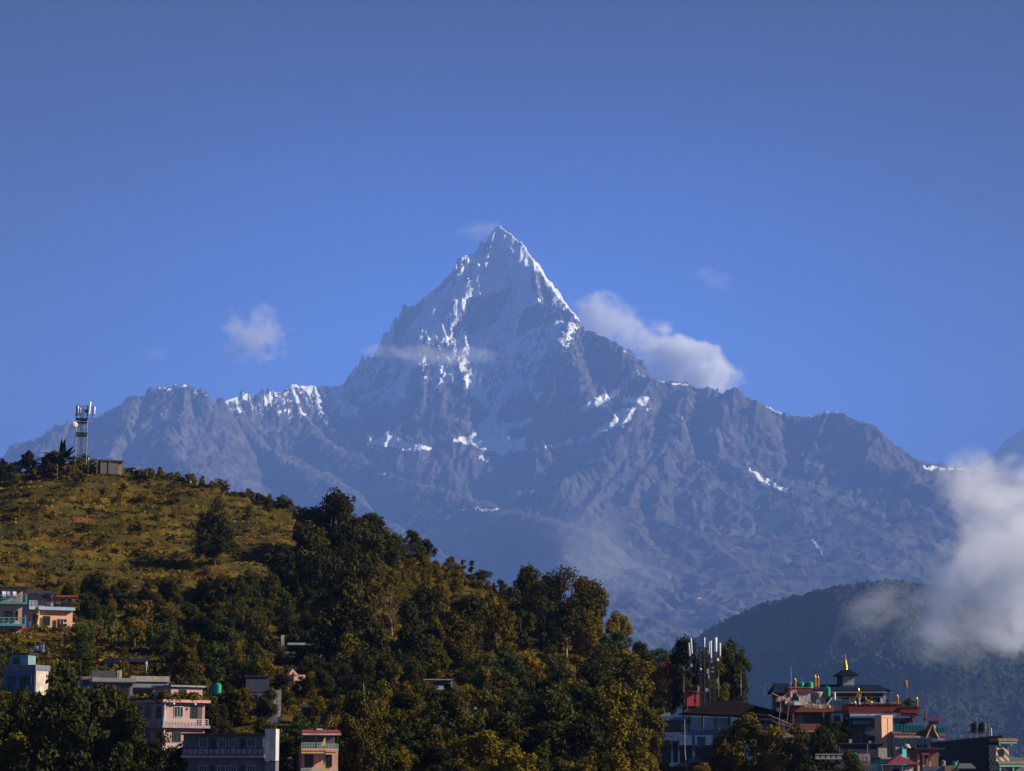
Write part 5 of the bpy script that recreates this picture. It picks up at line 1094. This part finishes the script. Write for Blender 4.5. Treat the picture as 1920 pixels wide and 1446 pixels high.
    b = B('pavilion', 'little pavilion with a steep maroon tent roof', 'pavilion', 1668, 1476, 366, 14); v = [(-6, -6, 41), (56, -6, 41), (56, 40, 41), (-6, 40, 41), (25, 16, 58)]; b.part('roof', [([tuple(x*b.k for x in q) for q in v], [(0,3,2,1),(0,1,4),(1,2,4),(2,3,4),(3,0,4)])], tin('maroon_tin', (.22, .035, .06))); b.part('wall', [(2, 48, -20, 40, 2, 34)], plaster('grey_lilac', (.36, .35, .38))); b.part('wall', [(30, 44, -20, 36, .6, 2)], plaster('poster_cream', (.66, .60, .48)), label='cream front panel'); b.win(8, 20, 14, 32, 2); b.geo('post', [rod((24, -4, -10), (24, -4, 42), .7)], STEEL); b.rail(4, 46, 8, 20, -3, 8, STEEL)
    b = B('shop', 'brown open fronted shop with orange lit posts and red awning', 'shop', 1718, 1470, 370, 10); b.part('wall', [(0, 46, -20, 62, 8, 34)], plaster('brown_board', (.28, .15, .09))); b.part('roof', [(-4, 54, 62, 64.5, -6, 36)], DTIN); b.part('post', [(4, 8, -10, 54, 2, 6), (14, 18, -10, 54, 2, 6), (26, 30, -10, 54, 2, 6)], plaster('orange_post', (.72, .42, .26))); b.part('awning', [(10, 24, 52, 55, -6, 2), (30, 44, 50, 53, -6, 2)], plain('crimson_goods', (.35, .05, .09), .7)); b.geo('lantern', [lathe([(1, 0), (2.2, 3), (2, 6), (.8, 8)], 12, (50, -6, 26))], plain('cream_lantern', (.8, .65, .42), .5), smooth=True); b.part('floor_slab', [(-6, 60, 18, 22, -8, 34)], WOOD)
    b = B('house', 'brick and orange house tops along the bottom right edge', 'house', 1732, 1490, 360, 2); b.part('wall', [(0, 40, -20, 50, 4, 30)], plaster('violet_grey2', (.20, .21, .28))); b.part('wall', [(40, 62, -20, 52, 2, 28)], brickm('orange_brick', (.50, .26, .12), (.62, .36, .18), 2.0), label='orange brick bay'); b.part('roof', [hip(62*b.k, 96*b.k, -4*b.k, 30*b.k, 46*b.k, 56*b.k, .2, .3)], TIN); b.win(8, 16, 30, 42, 4); b.win(24, 32, 30, 42, 4)
    b = B('house', 'large windowless charcoal walled building at the right', 'house', 1750, 1470, 384, -6); k = b.k
    v = [(0,0,-20),(126,0,-20),(126,60,-20),(0,60,-20),(0,0,73),(126,0,86),(126,60,86),(0,60,73)]; b.part('wall', [([tuple(x*k for x in q) for q in v], [(0,3,2,1),(4,5,6,7),(0,1,5,4),(1,2,6,5),(2,3,7,6),(3,0,4,7)])], plaster('charcoal_render', (.050, .050, .062), .2)); b.part('coping', [([tuple(x*k for x in q) for q in [(-1,-1,73.2),(127,-1,86.2),(127,61,86.2),(-1,61,73.2),(-1,-1,74.6),(127,-1,87.6),(127,61,87.6),(-1,61,74.6)]], [(0,3,2,1),(4,5,6,7),(0,1,5,4),(1,2,6,5),(2,3,7,6),(3,0,4,7)])], DARKC)
    s = B('tank_stand', 'steel stand carrying the two black tanks', 'stand', 1817, 1388, 387, 4); s.geo('tank_stand', [rod((x, y, -4), (x, y, 14), .6) for x in (0, 12, 24, 36) for y in (0, 16)]+[rod((0, y, 14), (36, y, 14), .8) for y in (0, 16)]+[rod((x, 0, -3), (x+12, 0, 14), .35) for x in (0, 12, 24)]+[rod((x+12, 0, -3), (x, 0, 14), .35) for x in (0, 12, 24)]+[rod((x, 0, 14), (x, 16, 14), .6) for x in (0, 12, 24, 36)]+[rod((0, 0, -2), (0, 16, -2), .5)], DSTEEL)
    G = 'black tanks on the steel stand'; tank('black tank on the stand, nearer the monastery', 1828, 1374, 388, 15, 19, BLACKP, G); tank('black tank on the stand, nearer the flag pole', 1843, 1374, 388, 15, 20, BLACKP, G)
    p = B('vent_pipe', 'slim white pipe on the charcoal roof beside the coloured flags', 'pipe', 1860, 1390, 384, 0); p.geo('vent_pipe', [rod((0, 0, -4), (-1, 0, 24), .9, 8)], WPLAST); p = B('vent_pipe', 'short white pipe low before the charcoal wall', 'pipe', 1796, 1440, 372, 0); p.geo('vent_pipe', [rod((0, 0, -4), (0, 0, 14), .7, 8)], STEEL)
    b = B('house', 'house with diagonally striped wall and mint green edged roofs', 'house', 1871, 1500, 378, 16); z = NT('striped_wall'); q = z.n('ShaderNodeTexWave', wave_type='BANDS', bands_direction='DIAGONAL'); z.l(z.coord(), q.inputs[0]); q.inputs['Scale'].default_value = .62
    mstr = z.fin(z.bsdf(z.mix(z.mapr(q.outputs[0], .4, .6), (.66, .56, .46), (.20, .15, .12)), .85)); b.part('wall', [(0, 26, -20, 98, 2, 30)], mstr); b.part('wall', [(26, 60, -20, 76, 8, 30)], plaster('mint_dim', (.14, .20, .18))); b.win(8, 15, 80, 90, 2, bars=1)
    b.part('roof', [(2, 42, 105, 110, -4, 30)], plaster('salmon_roof', (.45, .22, .18))); b.part('fascia', [(4, 40, 101, 105, -3, 0), (5, 8, 97, 101, -2, 1), (28, 31, 97, 101, -2, 1)], plaster('mint_paint', (.20, .52, .34), .2)); b.part('slab', [(0, 60, 64, 69, -5, 30)], plaster('salmon_roof', (.45, .22, .18))); b.part('fascia', [(3, 58, 59, 63.8, -4, 0), (4, 7, 52, 59, -3, 0), (30, 33, 52, 59, -3, 0)], plaster('mint_paint', (.20, .52, .34))); b.rail(0, 30, 110, 120, 4, 6, DSTEEL)
    # left: dark hipped roof house
    b = B('house', 'big house with a wide dark tent roof over pale blue storeys', 'house', 1228, 1470, 398, 0)
    b.part('wall', [(14, 160, -40, 70, 24, 80)], DARKC)
    v = [(52, -10, 128), (258, -10, 124), (258, 90, 124), (52, 90, 128), (122, 34, 152), (150, 34, 152)]; v = [(52,-10,134),(150,-14,140),(258,-10,122),(258,90,124),(52,90,134),(120,30,156),(146,30,156)]
    b.part('roof', [([tuple(x*b.k for x in q) for q in [(50,-12,126),(262,-12,118),(262,90,118),(50,90,126),(50,-12,127.5),(262,-12,119.5),(262,90,119.5),(50,90,127.5),(128,34,151),(152,34,151)]], [(0,3,2,1),(0,1,5,4),(1,2,6,5),(2,3,7,6),(3,0,4,7),(4,5,9,8),(5,6,9),(6,7,8,9),(7,4,8)])], tin('dark_maroon_tin', (.010, .005, .006), .1, .9)); b.geo('barge_board', [rod((230, -13, 130), (263, -13, 118), 1.0)], plain('pinkish_wood', (.42, .24, .19)))
    b.part('wall', [(8, 80, 94, 116, 10, 70)], DARKC); b.part('beam', [(6, 70, 114, 120, 4, 12)], plaster('slate_blue_paint', (.14, .22, .38), .4)); b.part('panel', [(66, 88, 96, 119, 2, 6), (91, 106, 96, 119, 2, 6)], plaster('pale_blue_board', (.40, .46, .62), .3)); b.part('wall', [(107, 140, 96, 118, 3, 8)], STONE)
    b.part('slab', [(52, 170, 88, 96, -4, 30), (16, 60, 78, 84, -6, 30), (26, 62, 31, 38, -6, 30), (60, 84, 38, 45, -8, 30)], plaster('slate_blue_paint', (.14, .22, .38))); b.part('column', [(68, 73, 44, 88, -2, 3), (106, 112, 44, 88, -2, 3), (30, 33, 38, 78, -2, 2), (42, 45, 38, 78, -2, 2)], plaster('slate_blue_paint', (.14, .22, .38)))
    b.win(80, 93, 68, 84, 22, fr=WHITE, bars=0); b.part('door', [(33, 42, 38, 76, 6, 8)], plaster('navy_door', (.04, .05, .16))); b.rail(50, 140, 96, 106, -3, 18, STEEL, mid=2); b.rail(16, 60, 84, 92, -5, 8, STEEL, mid=1)
    b.part('post', [(62+i*24, 64+i*24, 96, 124, 0, 3) for i in range(8)], DARKF); b.part('side_room', [(0, 20, 78, 110, 6, 50)], plaster('dim_blue_room', (.12, .15, .22))); b.part('corner_trim', [(-1, 2, 76, 112, 5, 8), (4, 5.5, 80, 110, 4.6, 6)], plaster('slate_blue_paint', (.14, .22, .38))); b.win(8, 13, 88, 104, 6, bars=0); b.part('blue_board', [(168, 178, 112, 122, 0, 2)], plaster('pale_cyan_board', (.5, .65, .72))); b.part('awning', [(190, 218, 114, 118, -2, 10)], plaster('pale_blue_board', (.40, .46, .62)))
    b.part('lower_room', [(46, 62, 8, 22, 4, 10)], plaster('dim_blue_room', (.12, .15, .22))); b.part('parapet', [(10, 30, 122, 128, 14, 20)], plaster('cream_brick', (.58, .50, .38), .7)); b.geo('downpipe', [rod((54, -10, 124), (54, -10, 60), .8), rod((54, -10, 60), (60, -10, -10), .8)], STEEL)
    b = B('roof_hut', 'small red tin hut on the roof under the mast cluster', 'hut', 1288, 1320, 402, 14); b.part('wall', [(0, 24, -4, 20, 0, 14)], RTIN); b.part('roof', [hip(-1*b.k, 25*b.k, -1*b.k, 15*b.k, 20*b.k, 23*b.k, .02, .3)], RTIN); tank('black tank on top of the small red hut', 1306, 1296, 402, 11, 11, BLACKP)
    b = B('mesh_fence', 'sagging teal net and bamboo rails in front of the maroon house', 'fence', 1444, 1372, 392, 0); b.geo('rail', [rod((0, 0, 6), (40, 0, -8), .8), rod((-2, 0, 30), (40, 0, 12), .5)], plain('bamboo', (.55, .40, .16), .7)); b.part('net', [(4, 36, -14, 4, 1, 1.5)], plain('teal_net', (.04, .20, .16), .7)); b.part('board', [(24, 42, -10, -7, -1, 0)], plaster('pale_cyan_board', (.5, .65, .72)))
    # mast cluster
    b = B('cell_tower', 'crowded dark antenna mast cluster between trees above the dark roof', 'cell tower', 1300, 1330, 416, 8)
    lattice(b, 14, 26, -10, 112, 0, 10, 11, DSTEEL, .7); lattice(b, 32, 42, -10, 104, 2, 10, 10, DSTEEL, .6)
    b.geo('pole', [rod((4, 0, 60), (4, 0, 128), .6), rod((-4, 0, 50), (-5, 0, 120), .6), rod((20, -3, -10), (20, -3, 132), .8), rod((47, 0, 40), (47, 0, 118), .6), rod((12, -2, 0), (12, -2, 100), .7), rod((29, -1, 20), (29, -1, 122), .6), rod((38, -1, 30), (38, -1, 124), .6)], DSTEEL)
    b.geo('bracket', [rod((-5, 0, 108), (20, -3, 112), .7), rod((-5, 0, 95), (20, 0, 96), .5), rod((20, 0, 110), (47, 0, 108), .6), rod((20, 0, 92), (47, 0, 92), .6), rod((2, 0, 104), (16, 0, 96), .5)], DSTEEL)
    for u, a, c, w in ((-6, 96, 120, 2.8), (-2, 100, 128, 2.8), (21, 112, 130, 3.0), (33, 92, 124, 3.2), (30, 100, 122, 2.6), (42, 104, 130, 5.6), (50, 96, 120, 3.2)): panel(b, u, -3, a, c, w, .02 if u > 0 else -.06)
    v, f = lathe([(.3, -1.2), (2, -.8), (2.8, .4), (2.2, 1), (.3, 1.1)], 14); b.geo('dish', [([(x+45, -z-4, y+89) for x, y, z in v], f)], WPLAST, smooth=True); b.geo('dish', [([(x+13, -z-4, y+72) for x, y, z in v], f)], STEEL, smooth=True)
    b.part('radio_unit', [(25, 29, 64, 73, -4, -1), (27, 30, 56, 62, -4, -1), (33, 37, 84, 88, -3, 0), (34, 38, 74, 76, -3, 0), (34, 38, 67, 69, -3, 0), (22, 27, 32, 38, -4, -1), (-5, -1, 76, 82, -3, 0)], plaster('grey_box', (.42, .42, .44), .3))
    b.geo('cable', [rod((16+i*1.6, -3, -8), (16+i*1.6, -3, 96), .35, 4) for i in range(5)], BLACKP)
monastery()
# ---------------------------------------------------------------- a name for every plant by where it grows
LM = [('the hilltop phone mast', 150, 800), ('the hilltop shed', 208, 870), ('the turquoise balconied house', 18, 1140), ('the dark sloping tin roof', 90, 1125), ('the lone tree on the grass slope', 402, 1010),
      ('the blue single storey house', 42, 1260), ('the stone parapets', 230, 1280), ('the pink house', 308, 1350), ('the lone green tank', 408, 1290), ('the long balcony block', 430, 1405), ('the red roofed peach house', 600, 1405),
      ('the slate grey block', 490, 1305), ('the white parapets', 555, 1212), ('the peach gable end', 555, 1270), ('the long dark shed', 610, 1328), ('the little white edged shed', 825, 1280), ('the thin pale trunked tree', 735, 1150),
      ('the summit of the wooded ridge', 620, 935), ('the tall airy tree on the skyline', 1062, 1130), ('the mast cluster', 1318, 1250), ('the blue storeyed house', 1300, 1380), ('the banana plants', 225, 1175), ('the red cloth', 43, 1178),
      ('the orange cloth', 150, 1384), ('the grey tanks in the wood', 890, 1330), ('the maroon veranda house', 1510, 1360), ('the long dark building', 1600, 1420), ('the person on the terrace', 357, 905)]
KINDW = {'dark': 'dark leafy tree', 'olive': 'olive green tree', 'gold': 'golden sunlit small tree', 'column': 'creeper clad columnar tree', 'tall': 'tall airy pale trunked tree', 'spire': 'pointed small tree',
         'sparse': 'thin see-through tree', 'red': 'reddish leaved tree', 'green': 'fresh green tree', 'bush': 'bush', 'banana': 'banana plant', 'fan': 'spiky broad leaved palm plant'}
ORD = ['', 'second ', 'third ', 'fourth ', 'fifth ', 'sixth ', 'seventh ', 'eighth ', 'ninth ', 'tenth ', 'eleventh ', 'twelfth ', 'thirteenth ', 'fourteenth ', 'fifteenth ', 'sixteenth ', 'seventeenth ', 'eighteenth ', 'nineteenth ', 'twentieth ', 'twenty-first ', 'twenty-second ', 'twenty-third ', 'twenty-fourth ', 'twenty-fifth ', 'twenty-sixth ', 'twenty-seventh ', 'twenty-eighth ', 'twenty-ninth ', 'thirtieth '] + ['outer ']*60
SPECIAL = {'fan': 'big spiky broad leaved palm plant beside the hilltop mast', 'red': 'small tree with reddish orange leaves just left of the mast cluster', 'sparse': 'thin see-through tree with a pale straight trunk on the golden slope'}
groups = {}
for o, px, py, kind, h in PLANTS:
    cat = {'bush': 'bush', 'banana': 'banana plant', 'fan': 'palm'}.get(kind, 'tree')
    o['category'] = cat; o['group'] = {'bush': 'bushes over the hillside', 'banana': 'banana plants below the peach houses', 'palm': 'palm'}.get(cat, 'trees over the hillside')
    if kind == 'fan': del o['group']
    if kind in SPECIAL: o['label'] = SPECIAL[kind]; continue
    nm, lx, ly = min(LM, key=lambda q: abs(px-q[1])+abs(py-q[2])+(900 if 'banana' in q[0] and kind == 'banana' else 0))
    dx, dy = px-lx, py-ly
    d = ('right of ' if dx > 0 else 'left of ') if abs(dx) > abs(dy) else ('below ' if dy > 0 else 'above ')
    sz = {'bush': ('small ' if h < 16 else 'larger ')}.get(kind, '')
    groups.setdefault((kind, sz, d, nm), []).append((abs(dx)+abs(dy), o))
for (kind, sz, d, nm), L in groups.items():
    L.sort(key=lambda q: q[0])
    for i, (_, o) in enumerate(L):
        o['label'] = (ORD[i] + 'nearest ' if len(L) > 1 else '') + sz + KINDW[kind] + ' ' + d + nm
# ---------------------------------------------------------------- clouds
def cloud(label, px, py, Y, wpx, hpx, dens, seed, thr=.5, nscale=2.2, depth=.6, tilt=0, g=None, soft=.5, rag=1.0):
    k = Y/FPX*1.02; R = (wpx*k/2, wpx*k*depth/2, hpx*k/2)
    me = bpy.data.meshes.new('cloud'); import bmesh
    bm = bmesh.new(); bmesh.ops.create_icosphere(bm, subdivisions=3, radius=1.0); bm.to_mesh(me); bm.free()
    o = link('cloud', me); o.location = P(px, py, Y); o.scale = R; o.rotation_euler = (0, math.radians(tilt), 0)
    m = NT('cloud_vapour'); v = m.coord('Object'); ln = m.n('ShaderNodeVectorMath', operation='LENGTH'); m.l(v, ln.inputs[0])
    mp = m.n('ShaderNodeMapping'); m.l(v, mp.inputs[0]); a = R[2]/R[0]; mp.inputs['Location'].default_value = (seed*3.1, seed*1.7, seed)
    mp.inputs['Scale'].default_value = (1, depth, min(1, a*1.3))
    n = m.noise(nscale, 9, .62, mp.outputs[0], .35)
    f = m.math('SUBTRACT', 1.0, ln.outputs['Value'])                       # 1 centre .. 0 rim
    q = m.math('ADD', m.math('MULTIPLY', f, 1.25), m.math('MULTIPLY', m.math('SUBTRACT', n, .5), 3.0*rag))
    d = m.math('MULTIPLY', m.mapr(q, thr, thr+soft), dens); d = m.math('MULTIPLY', d, m.mapr(f, 0.0, .12))
    vol = m.n('ShaderNodeVolumePrincipled'); vol.inputs['Color'].default_value = (.97, .975, 1, 1); m.l(d, vol.inputs['Density']); vol.inputs['Anisotropy'].default_value = .1
    m.l(vol.outputs[0], m.out.inputs[1]); me.materials.append(m.m)
    tag(o, label, 'cloud'); return o
cloud('small lone white puff in the blue left of the peak', 477, 630, 26000, 170, 135, .0045, 5, .46, 2.3, .8, 0, soft=.7, rag=1.4)
cloud('bright billow rising behind the right shoulder of the peak', 1150, 610, 29500, 270, 130, .0060, 8, .40, 2.4, .5, 18, soft=.6, rag=1.3)
cloud('larger white bank sinking to the ridge right of the peak', 1282, 692, 29500, 290, 185, .0110, 12, .36, 2.4, .5, 20, soft=.5, rag=1.35)
cloud('thin flat ribbon of mist crossing the left side of the peak', 800, 666, 22800, 330, 46, .0024, 15, .26, 2.6, .3, 2, soft=.5)
cloud('faint wisp streaming left of the very summit', 898, 432, 27300, 110, 50, .0020, 21, .28, 2.2, .5, -6, soft=.6)
cloud('very faint streak high in the sky right of the peak', 1338, 524, 28000, 120, 50, .0011, 27, .26, 2.4, .5, 16, soft=.7)
cloud('barely visible wisp over the left ridge', 290, 664, 27000, 90, 40, .0008, 33, .30, 2.2, .5, 0, soft=.7)
cloud('soft veil of mist over the lower centre slopes', 1120, 1050, 16500, 360, 250, .00065, 39, .15, 1.9, .5, 28, soft=.8)
cloud('big pale cloud bank at the right edge above the wooded hill', 1885, 1045, 7000, 450, 440, .0140, 44, .30, 2.0, .7, 0, soft=.6, rag=1.3)
cloud('wisp of mist lying on the left crest of the wooded hill', 1650, 1135, 6600, 260, 120, .0035, 50, .34, 2.2, .5, -14, soft=.8)
cloud('broad thin mist below the big right cloud', 1790, 1180, 6500, 440, 160, .0040, 57, .34, 2.2, .5, 4, soft=.9)
# ---------------------------------------------------------------- the air
def build_haze():
    zb, zt = -30.0, 6250.0
    v = [(x, y, z) for z in (zb, zt) for x, y in ((-16000, -9000), (16000, -9000), (16000, 38500), (-16000, 38500))]
    f = [(0, 3, 2, 1), (4, 5, 6, 7), (0, 1, 5, 4), (1, 2, 6, 5), (2, 3, 7, 6), (3, 0, 4, 7)]
    me = np_mesh('haze', v, f)
    m = NT('haze_air'); vol = m.n('ShaderNodeVolumePrincipled')
    vol.inputs['Color'].default_value = (0.24, 0.43, 1.0, 1); vol.inputs['Density'].default_value = 3.3e-5
    vol.inputs['Anisotropy'].default_value = 0.0
    m.l(vol.outputs[0], m.out.inputs[1])
    o = link('haze', me, m.m); tag(o, 'thin blue haze over the valley and the mountain', None, None, 'stuff')
build_haze()
